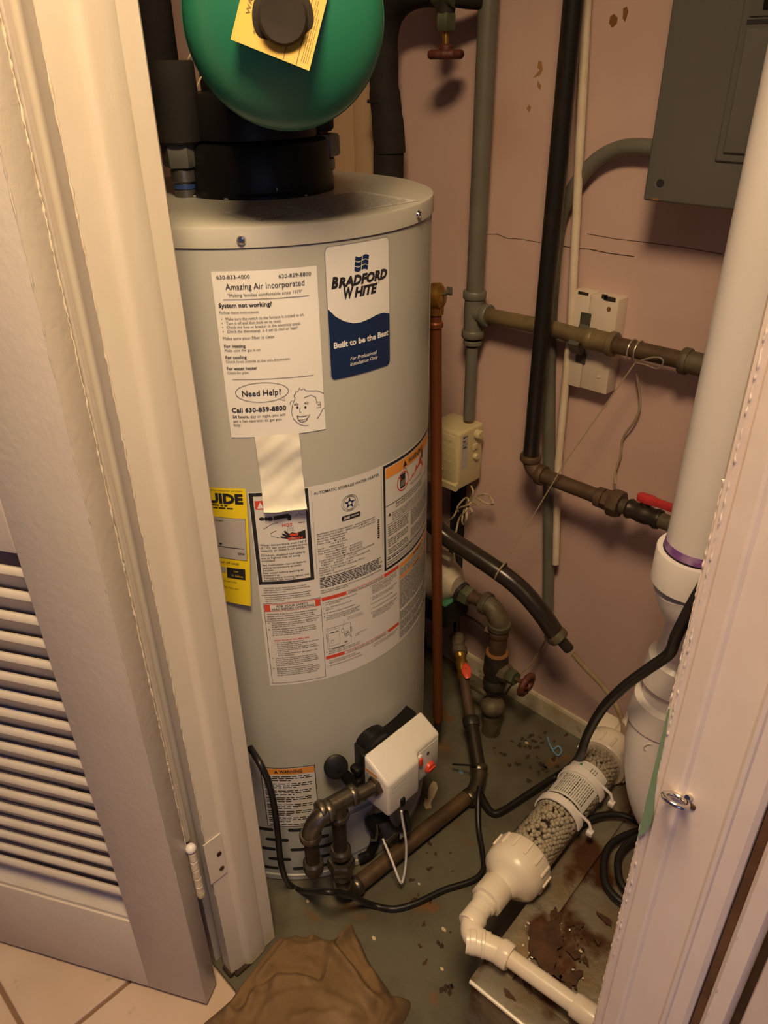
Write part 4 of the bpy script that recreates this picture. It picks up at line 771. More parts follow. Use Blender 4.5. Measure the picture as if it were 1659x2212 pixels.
sh.text('(first hour of use)', -0.118, -0.066, 0.8030, 0.0040, B, 0.01).rect(-0.0860, 0.7760, -0.0560, 0.7955, B).text('Low', -0.0740, -0.0670, 0.7885, 0.0034, 'yellow_guide').text('51 Gallons', -0.0780, -0.0600, 0.7800, 0.0034, 'yellow_guide').rect(-0.112, 0.7850, -0.0875, 0.7950, 'label_grey').text('NATURAL GAS with a high', -0.115, -0.070, 0.7680, 0.0026, B).text('NATURAL GAS cost', -0.105, -0.068, 0.7560, 0.0026, B)
sh.build(ye)

# ------------------------------------------------------------------ green expansion tank seen end-on
GC = CAM + ray(614, 42) * 0.779; GA = -(GC - CAM).normalized()
ga, gb = RT - GA * RT.dot(GA), None; ga.normalize(); gb = GA.cross(ga).normalized()      # right, up seen by the camera
if gb.z < 0: gb = -gb
GR = 0.1010
et = thing('expansion_tank', 'green expansion tank with black end cap above the water heater', 'tank', GC - Vector((0, 0, GR)))
MB().lathe([(0.010, 0.040), (0.010, 0.060)], GC, GA, 16).build('valve_stem', 'brass', et)
prof = [(0.02, -0.25), (0.06, -0.243), (0.09, -0.222), (0.100, -0.19), (GR, -0.16), (GR, -0.006), (GR + 0.0012, -0.004), (GR + 0.0012, 0.0), (GR - 0.001, 0.0015)] + [(GR * math.cos(t), 0.0015 + 0.052 * math.sin(t)) for t in [k * math.pi / 2 / 14 for k in range(1, 14)]] + [(0.001, 0.0535)]
MB().lathe(prof, GC, GA, 96).build('shell', 'green_paint', et)
CB = CAM + ray(612, 38) * (0.779 - 0.045 - 0.004); CB = GC + GA * 0.0610 + ga * (-0.001) + gb * 0.0015
MB().lathe([(0.0285, -0.006), (0.0290, 0.004), (0.0282, 0.008), (0.0232, 0.010), (0.0220, 0.022), (0.0205, 0.0245), (0.008, 0.0235), (0.002, 0.0235)], CB, GA, 40).build('end_cap', 'cap_rubber', et)
MB().tube([GC - GA * 0.245, GC - GA * 0.30, GC - GA * 0.30 + Vector((0, 0, 0.05))], 0.013, 14).build('stem', 'brass', et)
# yellow warning tag trapped under the cap
def gpx(px, py, d): return CAM + ray(px, py) * (0.779 - d)
tg = [gpx(498, 85, 0.052), gpx(668, 153, 0.048), gpx(712, -22, 0.054), gpx(540, -90, 0.054)]
o0 = tg[0]; tx = (tg[1] - tg[0]); ty = (tg[3] - tg[0]); TW, TH = tx.length, ty.length; tn = tx.cross(ty).normalized()
if tn.dot(GA) < 0: tn = -tn
def YT(s, z, off): # slight bow so the tag hugs the dome
    a, b_ = s / TW, z / TH; p = (tg[0] * (1 - a) + tg[1] * a) * (1 - b_) + (tg[3] * (1 - a) + tg[2] * a) * b_; return p + GA * (off + 0.0012 * (1 - (2 * a - 1) ** 2))
tag = sheet_mesh(YT, 0, 0, TW, TH, 0.0, step=0.008, nz=8).build('warning_tag', 'yellow_paper', et)
sh = Sheet(lambda s, z, off: YT(s, z, off * 0.6))
def vtext(t, s, z0, z1, h):   # print running up the tag
    global CAPH
    if CAPH is None: CAPH = max(y for x, y in glyphs('H')[0])
    vs, fs = glyphs(t, 0.012); x0 = min(x for x, y in vs); x1 = max(x for x, y in vs); k = h / CAPH; kx = (z1 - z0) / (x1 - x0)
    sh.mb('ink_brown').add([YT(s - y * k, z0 + (x - x0) * kx, 0.0006) for x, y in vs], fs)
sw = TW
vtext('WARNING', sw * 0.150, TH * 0.36, TH * 0.92, TH * 0.052)
for k, (t, e) in enumerate((('Any of the following', 0.95), ('that are not installed', 0.95), ('prescribed may', 0.75), ('not be covered', 0.72), ('tions', 0.38))): vtext(t, sw * (0.27 + 0.058 * k), TH * (0.16 + 0.005 * k), TH * e, TH * 0.030)
for s in (0.665, 0.83): sh.line([(sw * s, 0.001), (sw * s, TH - 0.001)], 0.0009, 'ink_brown', 0.0006)
for k in range(4): vtext('this warning tag must be left on the tank', sw * (0.885 + 0.026 * k), TH * 0.07, TH * (0.93 - 0.1 * k), TH * 0.013)
sh.build(tag)

# ------------------------------------------------------------------ pipes on the rear wall
bu = P(840, 300, v=1.235)
t = thing('insulated_pipe', 'thick black foam-wrapped pipe bending over behind the heater', 'water pipe', (bu.x, bu.y, 0.7))
pts = [Vector((bu.x - 0.004, bu.y, 0.70)), P(839, 380, v=1.235), P(842, 330, v=1.235), P(836, 250, v=1.235), P(830, 190, v=1.235), P(829, 130, v=1.235), P(828, 80, v=1.235), P(840, 30, v=1.235), P(872, -8, v=1.235), P(920, -24, v=1.235), P(955, -22, v=1.235)]
MB().tube(cr(pts, 5), [0.0310] * 5 + [0.0315] * 5 + [0.0325] * 5 + [0.031] * 5 + [0.0285] * 15 + [0.028] * 16, 20).build('foam_wrap', 'dark_foam', t)
sp_ = P(829, 222, v=1.235); MB().lathe([(0.0335, 0), (0.0338, 0.003), (0.033, 0.006)], sp_, (0, 0, 1), 24).build('tape_ring', 'black_plastic', t)
gv = P(963, 0, v=1.225)
t = thing('gate_valve', 'old gate valve with dark red handwheel hanging beside the grey pipe', 'valve', P(963, 128, v=1.225))
MB().tube([P(945, -14, v=1.225), P(985, -14, v=1.225)], 0.021, 18).build('body', 'valve_green', t)
MB().tube([P(985, -12, v=1.230), P(1010, -8, v=1.245), P(1042, -6, v=1.262)], 0.019, 16).build('side_pipe', 'dark_foam', t)
MB().lathe([(0.019, 0), (0.016, 0.018), (0.0125, 0.030)], P(963, 2, v=1.225), (0, 0, -1), 20).build('bonnet', 'dark_valve', t)
mb = MB(); hexnut(mb, P(963, 28, v=1.225), (0, 0, -1), 0.0185, 0.027, 0.2); mb.build('packing_nut', 'valve_green', t)
MB().tube([P(963, 55, v=1.225), P(963, 98, v=1.225)], 0.0062, 12).build('stem', 'brass', t)
wc = P(963, 112, v=1.225)
def handwheel(mb, c, ax, r, tr, spokes=4):
    a, b_, n_ = frame(Vector(ax)); ring = []; N = 48
    for k in range(N):
        th = 2 * math.pi * k / N; ring.append(c + (a * math.cos(th) + b_ * math.sin(th)) * r)
    mb.tube(ring, [tr * (1.0 + 0.16 * (k % 4 < 2)) for k in range(N)], 10, closed=True)
    for k in range(spokes):
        th = 2 * math.pi * k / spokes + 0.3; mb.tube([c + n_ * tr * 0.6, c + (a * math.cos(th) + b_ * math.sin(th)) * r], tr * 0.6, 8)
    mb.lathe([(tr * 1.3, -tr), (tr * 1.4, 0), (tr * 1.3, tr * 1.8)], c, ax, 16); return mb
handwheel(MB(), wc + Vector((0, 0, -0.004)), (0, 0, 1), 0.0255, 0.0070, 5).build('handwheel', 'wheel_red', t)
MB().lathe([(0.012, 0), (0.012, 0.012), (0.009, 0.014)], wc + Vector((0, 0, -0.002)), (0, 0, 1), 18).build('wheel_hub', 'wheel_red', t)

# grey riser with tee, brown branch pipe running right
GV = 1.272
gu = P(1018, 675, v=GV); u0 = P(1029, 560, v=GV).x
t = thing('grey_water_pipe', 'grey painted vertical pipe with tee and brown branch along the rear wall', 'water pipe', (u0, GV, 0.62))
MB().tube([(u0, GV, 1.06), (u0, GV, CEIL - 0.01)], 0.0178, 20).build('upper_pipe', 'grey_pipe_paint', t)
zt = P(1018, 637, v=GV).z; zb = P(1014, 716, v=GV).z; zc = P(1035, 677, v=GV).z
mb = MB(); mb.tube([(u0, GV, zb - 0.006), (u0, GV, zt + 0.006)], 0.0205, 24); collar(mb, (u0, GV, zt - 0.006), (0, 0, 1), 0.0245, 0.017); collar(mb, (u0, GV, zb - 0.010), (0, 0, 1), 0.0245, 0.016)
mb.tube([(u0, GV, zc), (u0 + 0.034, GV, zc)], 0.0185, 20); collar(mb, (u0 + 0.026, GV, zc), (1, 0, 0), 0.0232, 0.015); mb.build('tee', 'grey_pipe_paint', t)
collar(MB(), (u0, GV, zb - 0.026), (0, 0, 1), 0.0200, 0.010).build('bushing', 'grey_pipe_paint', t)
MB().tube([(u0, GV, zb - 0.03), (u0, GV, zb - 0.008)], 0.014, 16).build('nipple', 'rusty_pipe', t)
MB().tube([(u0, GV, 0.775), (u0, GV, zb - 0.032)], 0.0128, 18).build('lower_pipe', 'grey_pipe_paint', t)
V1 = 1.263
br = MB().tube([(u0 + 0.036, GV, zc), (P(1200, 712, v=V1).x, V1 + 0.004, P(1200, 713, v=V1).z), (P(1275, 735, v=V1).x, V1, P(1275, 733, v=V1).z)], 0.0155, 18).build('branch_pipe', 'brown_pipe', t)
p1, p2 = P(1275, 732, v=V1), P(1325, 744, v=V1)
mb = MB(); mb.tube([p1, p2], 0.0195, 20); collar(mb, p1 - Vector((0.006, 0, 0)), (1, 0, 0), 0.0205, 0.014); collar(mb, p2 - Vector((0.008, 0, 0)), (1, 0, 0), 0.0232, 0.013); mb.build('coupling', 'brown_pipe', t)
p3 = P(1480, 780, v=V1)
MB().tube([p2, p3], 0.0155, 18).build('branch_pipe', 'rusty_pipe', t)
mb = MB(); mb.tube([p3, p3 + Vector((0.25, 0, 0))], 0.0195, 20); collar(mb, p3 - Vector((0.006, 0, 0)), (1, 0, 0), 0.0232, 0.014); mb.build('end_fitting', 'corroded', t)
# pipe block of two planks and strap
bk = thing('pipe_block', 'white painted pair of wood planks behind the brown pipe', 'wood block', P(1268, 848, v=BACKV))
BV = 1.281
bTL, bTR, bBL, bBR, bmid = P(1233, 632, v=BV), P(1338, 640, v=BV), P(1222, 830, v=BV), P(1316, 847, v=BV), P(1276, 640, v=BV)
MB().bb(bTL.x, bmid.x - 0.0005, BV, BACKV, bBL.z, bTL.z + 0.004, 0.002).build('plank', 'block_wood', bk)
MB().bb(bmid.x + 0.0005, bTR.x, BV + 0.001, BACKV, bBL.z + 0.001, bTL.z + 0.004, 0.002).build('plank', 'block_wood', bk)
for c, s_ in ((P(1317, 646, v=BV), (0.024, 0.0012, 0.008)), (P(1306, 641, v=BV), (0.012, 0.0012, 0.008)), (P(1260, 634, v=BV), (0.022, 0.0012, 0.006))): MB().box(c + Vector((0, 0.0003, 0)), s_, 0.0005).build('mold_spot', 'mold', bk)
MB().lathe([(0.0042, 0), (0.0042, 0.0008)], P(1315, 668, v=BV) + Vector((0, 0.0006, 0)), (0, -1, 0), 14).build('nail_rust', 'rust_spot', bk)
MB().lathe([(0.0030, 0), (0.0026, 0.0012)], P(1293, 814, v=BV) + Vector((0, 0.0006, 0)), (0, -1, 0), 12).build('nail_head', 'block_wood', bk)
sx = P(1265, 690, v=BV).x
mb = MB(); q = []
for (dy, dz) in ((0.0, 0.052), (0.0, 0.026)): q.append(Vector((0, BV - 0.001 + dy, zc + dz)))
strap = [Vector((0, BV - 0.0012, zc + 0.046)), Vector((0, BV - 0.0012, zc + 0.024)), Vector((0, BV - 0.010, zc + 0.010)), Vector((0, V1 - 0.004, zc + 0.008)), Vector((0, V1 - 0.019, zc - 0.006)), Vector((0, V1 - 0.004, zc - 0.028)), Vector((0, BV - 0.0012, zc - 0.032)), Vector((0, BV - 0.0012, zc - 0.052))]
vs = []; fs = []
for i, p in enumerate(strap):
    for w_ in (sx - 0.011, sx + 0.011): vs += [Vector((w_, p.y, p.z)), Vector((w_, p.y + 0.0012, p.z))]
for i in range(len(strap) - 1):
    a = 4 * i; b_ = a + 4; fs += [[a, a + 2, b_ + 2, b_], [a + 1, b_ + 1, b_ + 3, a + 3], [a, b_, b_ + 1, a + 1], [a + 2, a + 3, b_ + 3, b_ + 2]]
mb.add(vs, fs).build('pipe_strap', 'galvanized', bk, smooth=False)

# black gas pipe, rusty elbow, red-handled valve
BKV = 1.222
bx = P(1147, 980, v=BKV).x; zt2 = P(1147, 990, v=BKV).z
t = thing('black_gas_pipe', 'black vertical gas pipe with rusty elbow and red-handled valve on the rear wall', 'gas pipe', (bx, BKV, 0.66))
MB().tube([(bx, BKV, zt2), (bx, BKV, CEIL - 0.01)], 0.0165, 20).build('pipe', 'black_pipe', t)
ec = P(1141, 1015, v=BKV); ec.x = bx
mb = MB(); elbow(mb, ec, (0, 0, 1), (1, 0, 0), 0.0155, 0.030, 0.014, 1.42); mb.build('elbow', 'rusty_pipe', t)
zl = ec.z
pe = P(1318, 1070, v=BKV).x; pf = P(1372, 1085, v=BKV).x; ph = P(1440, 1104, v=BKV).x
MB().tube([(bx + 0.03, BKV, zl), (pe, BKV, zl)], 0.0150, 18).build('rusty_run', 'rusty_pipe', t)
mb = MB(); hexnut(mb, Vector((pe - 0.012, BKV, zl)), (1, 0, 0), 0.0205, 0.014); mb.lathe([(0.0175, -0.028), (0.020, -0.026), (0.020, -0.012)], (pe, BKV, zl), (1, 0, 0), 20); mb.lathe([(0.026, 0), (0.028, 0.003), (0.028, 0.019), (0.026, 0.022)], (pe + 0.004, BKV, zl), (1, 0, 0), 8); mb.build('union', 'rusty_pipe', t)
MB().tube([(pe + 0.02, BKV, zl), (ph + 0.20, BKV, zl)], 0.0150, 16).build('nipple', 'corroded', t)
mb = MB(); mb.lathe([(0.0185, 0), (0.020, 0.004), (0.0165, 0.014), (0.019, 0.024), (0.019, 0.040), (0.0165, 0.050), (0.020, 0.060), (0.0185, 0.066)], (pf - 0.012, BKV, zl), (1, 0, 0), 20); mb.build('valve_body', 'dark_steel', t)
hp = Vector((pf + 0.020, BKV, zl + 0.026)); MB().tube([hp - Vector((0, 0, 0.012)), hp], 0.009, 12).build('valve_stem', 'dark_steel', t)
mb = MB(); hb = [(-0.018, 0.0), (-0.014, 0.009), (0.010, 0.010), (0.022, 0.006), (0.070, 0.007), (0.072, -0.006), (0.024, -0.007), (0.010, -0.011), (-0.014, -0.010)]
mb.prism([hp + Vector((a, b_ * 1.0, 0.000)) for a, b_ in hb], (0, 0, 0.014), 0.003); mb.build('lever', 'red_handle', t)

# thin white tube and grey conduit
WV = 1.285
T_(MB().tube([P(1200, 1218, v=WV), P(1206, 1000, v=WV), P(1234, 694, v=WV), P(1268, 0, v=WV), P(1268, 0, v=WV) + (P(1268, 0, v=WV) - P(1234, 694, v=WV)) * 1.2], 0.0078, 14).build('white_tube', 'white_tube'), 'thin white plastic tube running down the rear wall beside the black pipe', 'tube')
CV = 1.296
cp = [P(1183, 1345, v=CV), P(1185, 1200, v=CV), P(1186, 1000, v=CV), P(1187, 780, v=CV), P(1192, 640, v=CV), P(1205, 500, v=CV), P(1222, 440, v=CV), P(1250, 390, v=CV), P(1290, 345, v=CV), P(1335, 322, v=CV), P(1380, 317, v=CV), P(1440, 322, v=CV)]
T_(MB().tube(cr(cp, 8), 0.0132, 16).build('conduit', 'grey_pipe_paint'), 'grey electrical conduit curving from the panel down the rear wall', 'conduit')
MB().tube(cr([P(1192, 1345, v=1.29), P(1180, 1380, v=1.28), P(1150, 1430, v=1.27), P(1128, 1452, v=1.26), P(1105, 1480, v=1.25), P(1092, 1500, v=1.25)], 8), 0.0028, 8).build('ground_wire', 'string', bpy.data.objects['conduit'])

# electrical panel
PV = 1.205
pb = P(1388, 433, v=PV); px1 = pb.x + 0.38
t = thing('electrical_panel', 'grey metal electrical breaker panel mounted high on the rear wall', 'panel', (pb.x + 0.19, 1.26, pb.z))
MB().bb(pb.x + 0.012, px1 - 0.012, PV + 0.006, BACKV, pb.z + 0.012, CEIL - 0.25, 0.003).build('enclosure', 'panel_grey', t)
MB().bb(pb.x, px1, PV, PV + 0.010, pb.z, CEIL - 0.22, 0.004, 3).build('cover', 'panel_grey', t)
dl = P(1545, 348, v=PV); dl2 = P(1565, 330, v=PV); dt = P(1608, 62, v=PV); dh = P(1612, 52, v=PV)
MB().bb(dl.x, px1 - 0.04, PV - 0.004, PV + 0.002, dl.z, CEIL - 0.30, 0.0035, 3).build('door_frame', 'panel_grey', t)
MB().bb(dl2.x, px1 - 0.06, PV - 0.008, PV - 0.002, dl2.z, dt.z, 0.003, 3).build('panel_door', 'panel_grey', t)
MB().bb(dl2.x - 0.002, px1 - 0.06, PV - 0.0050, PV - 0.0042, dt.z + 0.005, dt.z + 0.010).build('door_gap', 'ink_black', t)
MB().bb(dl2.x, px1 - 0.06, PV - 0.007, PV - 0.002, dt.z + 0.013, CEIL - 0.33, 0.003).build('upper_door', 'panel_grey', t)
MB().bb(P(1652, 20, v=PV).x, P(1652, 20, v=PV).x + 0.02, PV - 0.0085, PV - 0.006, dt.z + 0.02, dt.z + 0.09, 0.002).build('latch', 'black_plastic', t)
hl = P(1426, 396, v=PV); MB().lathe([(0.0062, 0), (0.0062, 0.0006)], hl, (0, -1, 0), 18).build('screw_hole', 'ink_black', t)
MB().lathe([(0.0075, -0.0005), (0.0075, 0.0004), (0.006, 0.0003)], hl + Vector((-0.002, 0, -0.001)), (0, -1, 0), 18).build('hole_rim', 'zinc', t)
MB().box(P(1415, 432, v=PV) + Vector((0, 0.002, 0.001)), (0.012, 0.006, 0.004), 0.001).build('chipped_edge', 'rust_spot', t)

# wire twisted round the branch pipe, string down to the hose, hanging wire
wp = P(1372, 757, v=V1)
t = thing('twisted_wire', 'silvery wire looped around the rusty branch pipe', 'wire', wp - Vector((0, 0, 0.03)))
mb = MB()
for dx in (-0.006, 0.007):
    ring = [Vector((wp.x + dx, V1 + 0.0185 * math.cos(a), wp.z + 0.0185 * math.sin(a))) for a in [2 * math.pi * k / 20 for k in range(20)]]; mb.tube(ring, 0.0016, 8, closed=True)
mb.build('coil', 'wire_silver', t)
VW = V1 - 0.022
MB().tube(cr([P(1371, 783, v=VW), P(1395, 788, v=VW), P(1418, 796, v=VW), P(1432, 785, v=VW), P(1428, 774, v=VW), P(1410, 772, v=VW), P(1385, 778, v=VW)], 6), 0.0014, 8).build('loop', 'wire_silver', t)
T_(MB().tube([P(1371, 785, v=VW), P(1220, 1000, v=1.20), P(1086, 1224, v=1.14)], 0.0012, 8).build('tie_string', 'string'), 'taut string from the twisted wire down to the black hose', 'string')
T_(MB().tube(cr([P(1374, 800, v=1.295), P(1383, 870, v=1.30), P(1370, 910, v=1.30), P(1346, 945, v=1.305), P(1340, 985, v=1.305), P(1329, 1020, v=1.30), P(1329, 1046, v=1.285)], 6), 0.0022, 8).build('hanging_wire', 'string'), 'loose wavy wire hanging on the wall below the twisted wire', 'wire')

# ------------------------------------------------------------------ meter reader, meter, main valve
A_ = P(1003, 940, v=1.215); zT = P(1000, 925, v=1.215).z
t = thing('meter_transmitter', 'beige plastic meter transmitter box on the wall beside the heater', 'meter box', P(985, 1060, v=1.22))
f0 = P(992, 945, v=1.212); zb_ = P(982, 1060, v=1.212).z; zt_ = P(992, 936, v=1.212).z
MB().bb(f0.x - 0.095, f0.x, 1.212, 1.300, zb_, zt_ - 0.002, 0.007, 3).build('housing', 'beige_plastic', t)
MB().bb(f0.x - 0.088, f0.x - 0.008, 1.2095, 1.2145, zb_ + 0.020, zt_ - 0.012, 0.002).build('front_door', 'beige_plastic', t)
def MM(s, z, off): return Vector((f0.x - 0.088 + s, 1.2096 - off, z))
MB().prism([Vector((f0.x, y_, zz_)) for y_, zz_ in ((1.206, zb_ + 0.002), (1.206, zb_ + 0.016), (1.214, zb_ + 0.022), (1.214, zb_ + 0.002))], (-0.095, 0, 0)).build('lower_lip', 'beige_plastic', t)
for k in range(3): MB().tube(cr([Vector((f0.x - 0.086, 1.2094, zt_ - 0.030 - k * 0.018)), Vector((f0.x - 0.055, 1.2094, zt_ - 0.034 - k * 0.018)), Vector((f0.x - 0.030, 1.2094, zt_ - 0.040 - k * 0.018)), Vector((f0.x - 0.010, 1.2094, zt_ - 0.041 - k * 0.018))], 5), 0.0007, 6).build('moulded_wave', 'beige_plastic', t)
MB().lathe([(0.016, 0), (0.015, 0.002), (0.012, 0.0022)], (f0.x - 0.060, 1.2095, zb_ + 0.045), (0, -1, 0), 24).build('dial_well', 'ink_brown', t)
MB().bb(f0.x - 0.076, f0.x - 0.040, 1.204, 1.2095, zb_ + 0.042, zb_ + 0.049, 0.002).build('dial_knob', 'beige_plastic', t)
sh = Sheet(MM); sh.text('sensus', 0.025, 0.070, zt_ - 0.028, 0.007, 'beige_plastic', 0.02, off=0.0008); sh.build(t)
def SM(s, z, off): return Vector((f0.x + off, 1.2195 + s, z))
st_ = sheet_mesh(SM, 0.004, zb_ + 0.050, 0.024, zt_ - 0.012, 0.0004).build('serial_sticker', 'label_grey', t); sh = Sheet(SM); zz_ = zt_ - 0.018
sh.greek(0.006, 0.022, zz_, 0.004, 'ink_navy', random.Random(3)); sh.greek(0.006, 0.018, zz_ - 0.010, 0.004, 'ink_navy', random.Random(4)); sh.greek(0.006, 0.022, zz_ - 0.026, 0.0035, 'ink_navy', random.Random(5)); sh.greek_block(0.006, 0.022, zz_ - 0.012, zz_ - 0.024, 0.004, 0.0025, 'ink_grey', 3); sh.build(st_)
kc = P(1045, 945, v=1.270); MB().lathe([(0.0105, -0.004), (0.0115, 0.002), (0.0115, 0.010), (0.009, 0.013)], Vector((f0.x, 1.275, kc.z)), (1, 0, 0), 10).build('side_knob', 'beige_plastic', t)
MB().lathe([(0.007, -0.004), (0.0075, 0.002), (0.0075, 0.006), (0.006, 0.008)], Vector((f0.x, 1.272, P(1038, 990, v=1.272).z)), (1, 0, 0), 16).build('side_knob', 'beige_plastic', t)
MB().bb(f0.x - 0.002, f0.x + 0.003, 1.262, 1.278, P(1035, 975, v=1.27).z, P(1035, 962, v=1.27).z, 0.001).build('side_tab', 'beige_plastic', t)
t = thing('wire_bundle', 'bundle of cream wires tied under the beige meter transmitter', 'wire', P(1005, 1135, v=1.25))
for pts in ([(1018, 1050), (1022, 1065), (1012, 1090), (1005, 1105), (992, 1120), (985, 1150)], [(990, 1105), (988, 1095), (1005, 1076), (1012, 1082), (1003, 1100), (998, 1125), (1002, 1133), (1008, 1120), (1008, 1100)], [(1030, 1072), (1048, 1067), (1060, 1075), (1066, 1087), (1058, 1089), (1042, 1083), (1028, 1073)], [(988, 1098), (1010, 1091), (1020, 1085), (1032, 1089)], [(1012, 1093), (1020, 1105), (1014, 1113)], [(990, 1095), (980, 1115), (966, 1128)]):
    MB().tube(cr([P(x, y, v=1.262 - 0.01 * (i % 2)) for i, (x, y) in enumerate(pts)], 5), 0.0022, 8).build('wire', 'wire_cream', t)
# meter body
mz = 0.400
MV = 1.175
t = thing('water_meter', 'white and black water meter behind the copper pipe', 'water meter', (P(960, 1290, v=MV).x, MV, 0.33))
mr = P(992, 1275, v=MV)
MB().lathe([(0.03, -0.115), (0.052, -0.105), (0.055, -0.05), (0.045, -0.02), (0.030, -0.006), (0.026, 0.0)], mr + Vector((-0.004, 0.0, 0.010)), (1, 0, 0.05), 32).build('body', 'meter_white', t)
mb = MB(); mb.lathe([(0.022, 0), (0.026, 0.002), (0.026, 0.010), (0.022, 0.012)], mr, (1, 0, -0.25), 28); mb.build('coupling_ring', 'dark_valve', t)
MB().bb(mr.x - 0.11, mr.x - 0.004, MV - 0.045, MV + 0.04, mr.z - 0.030, mr.z - 0.024, 0.002).build('green_base', 'green_plastic', t)
MB().bb(mr.x - 0.11, mr.x - 0.002, MV - 0.045, MV + 0.045, mr.z - 0.095, mr.z - 0.031, 0.006).build('lower_case', 'black_plastic', t)
MB().box(P(955, 1195, v=1.15), (0.06, 0.02, 0.012), 0.003).build('lid_flap', 'meter_white', t)
# main riser with gate valve and handwheel
rv = 1.176; ru = P(1060, 1580, z=0.0).x
t = thing('main_water_valve', 'corroded water main riser with brown handwheel valve beside the baseboard', 'valve', (ru, rv, 0))
zel = P(1078, 1318, v=rv).z; mp = Vector((ru, rv, zel))
MB().tube([(ru, rv, -0.004), (ru, rv, 0.10)], 0.0235, 18).build('floor_pipe', 'corroded', t)
mb = MB(); mb.sphere((ru, rv - 0.002, 0.090), 0.032, 16, (1, 1, 0.8)); mb.box((ru - 0.04, rv - 0.01, 0.128), (0.055, 0.018, 0.014), 0.004); mb.build('curb_clamp', 'corroded', t)
z1, z2 = P(1075, 1485, v=rv).z, P(1080, 1412, v=rv).z
mb = MB(); mb.lathe([(0.026, 0), (0.029, 0.006), (0.029, 0.018), (0.024, 0.026), (0.031, (z2 - z1) * 0.45), (0.029, (z2 - z1) * 0.8), (0.026, z2 - z1)], (ru, rv, z1), (0, 0, 1), 24); mb.build('valve_body', 'dark_valve', t)
MB().lathe([(0.0265, 0), (0.028, 0.002), (0.0265, 0.005), (0.022, 0.007)], (ru, rv, z2 - 0.003), (0, 0, 1), 24).build('rust_ring', 'rust_spot', t)
mb = MB(); mb.tube([(ru, rv, z2), (ru, rv, zel - 0.03)], 0.0205, 20); collar(mb, (ru, rv, zel - 0.072), (0, 0, 1), 0.0235, 0.022); mb.build('nipple', 'rusty_pipe', t)
MB().lathe([(0.012, 0), (0.011, 0.012), (0.006, 0.013)], (ru - 0.020, rv - 0.004, zel - 0.066), (-1, -0.2, 0), 6).build('ground_clamp', 'corroded', t)
mb = MB(); elbow(mb, mp, (0, 0, -1), (-1, 0, 0.0), 0.0205, 0.042, 0.016, 1.32); mb.build('elbow', 'corroded', t)
MB().tube([mp + Vector((-0.04, 0, 0)), Vector((mr.x + 0.012, MV, mr.z - 0.002))], 0.0150, 16).build('meter_pipe', 'rusty_pipe', t)
q1 = Vector((mr.x + 0.010, MV, mr.z - 0.002)); mb = MB(); hexnut(mb, q1, (1, 0, -0.1), 0.0245, 0.026, 0.3); mb.build('union_nut', 'valve_green', t)
zs = P(1105, 1458, v=rv).z
vb = Vector((ru, rv, (z1 + z2) / 2 + 0.004)); wc2 = P(1137, 1479, v=rv - 0.01)
ax_ = (wc2 - vb).normalized()
mb = MB(); mb.lathe([(0.022, 0.015), (0.024, 0.03), (0.020, 0.042)], vb, ax_, 8); mb.build('bonnet', 'corroded', t)
mb = MB(); hexnut(mb, vb + ax_ * 0.040, ax_, 0.019, 0.024); mb.build('packing_nut', 'valve_green', t)
MB().tube([vb + ax_ * 0.06, wc2], 0.0055, 10).build('stem', 'rusty_pipe', t)
handwheel(MB(), wc2, Vector((1, 0.05, -0.12)), 0.0235, 0.0072, 4).build('handwheel', 'wheel_red', t)
# bonding wire between meter and riser
T_(MB().tube(cr([P(972, 1307, v=1.24), P(1000, 1325, v=1.24), P(1030, 1342, v=1.22), P(1052, 1360, v=1.18)], 6), 0.0026, 8).build('bonding_wire', 'rusty_pipe'), 'short brown bonding wire sagging towards the main riser elbow', 'wire')
T_(MB().tube(cr([P(978, 1160, v=1.29), P(984, 1220, v=1.29), P(1000, 1262, v=1.28), P(1010, 1272, v=1.26)], 6), 0.0022, 8).build('meter_wire', 'string'), 'thin wire running down the wall to the water meter', 'wire')
T_(MB().bb(P(985, 1175, v=1.30).x - 0.02, P(985, 1175, v=1.30).x + 0.012, 1.296, BACKV - 0.001, 0.20, 0.62, 0.002).build('dark_board', 'dark_foam'), 'narrow dark board on the wall behind the water meter', 'board')

# ------------------------------------------------------------------ gas supply to the heater
GZ = 0.310
n0 = Vector((-0.706, 0.676, GZ)); tR = P(756, 1717, z=GZ); tL = P(703, 1750, z=GZ); el = P(668, 1774, z=GZ)
dirn = (n0 - el); dirn.z = 0; dirn.normalize()
el = Vector((el.x, el.y, GZ)); 
t = thing('gas_supply_pipe', 'dark threaded gas pipe with tee, union and drip leg at the heater foot', 'gas pipe', (-0.73, 0.6, 0))
MB().tube([n0 + dirn * 0.004, n0 - dirn * 0.05], 0.0135, 18).build('nipple', 'malleable', t)
mb = MB(); hexnut(mb, n0 - dirn * 0.008, dirn, 0.020, 0.012); mb.build('inlet_nut', 'malleable', t)
tc_ = tR.lerp(tL, 0.52); tc_.z = GZ
mb = MB(); mb.tube([tc_ - dirn * 0.036, tc_ + dirn * 0.036], 0.0172, 22); collar(mb, tc_ + dirn * 0.026, dirn, 0.0205, 0.013); collar(mb, tc_ - dirn * 0.039, dirn, 0.0205, 0.013)
mb.tube([tc_, tc_ - Vector((0, 0, 0.036))], 0.0172, 20); collar(mb, tc_ - Vector((0, 0, 0.040)), (0, 0, 1), 0.0205, 0.012); mb.build('tee', 'malleable', t)
MB().tube([tc_ - dirn * 0.035, el + dirn * 0.03], 0.0135, 16).build('nipple', 'malleable', t)
mb = MB(); elbow(mb, el, dirn, (0, 0, -1), 0.0150, 0.040, 0.013, 1.36); mb.build('elbow', 'malleable', t)
zd = P(665, 1880, u=el.x).z
MB().tube([el - Vector((0, 0, 0.035)), Vector((el.x, el.y, zd))], 0.0138, 18).build('drip_leg', 'dark_steel', t)
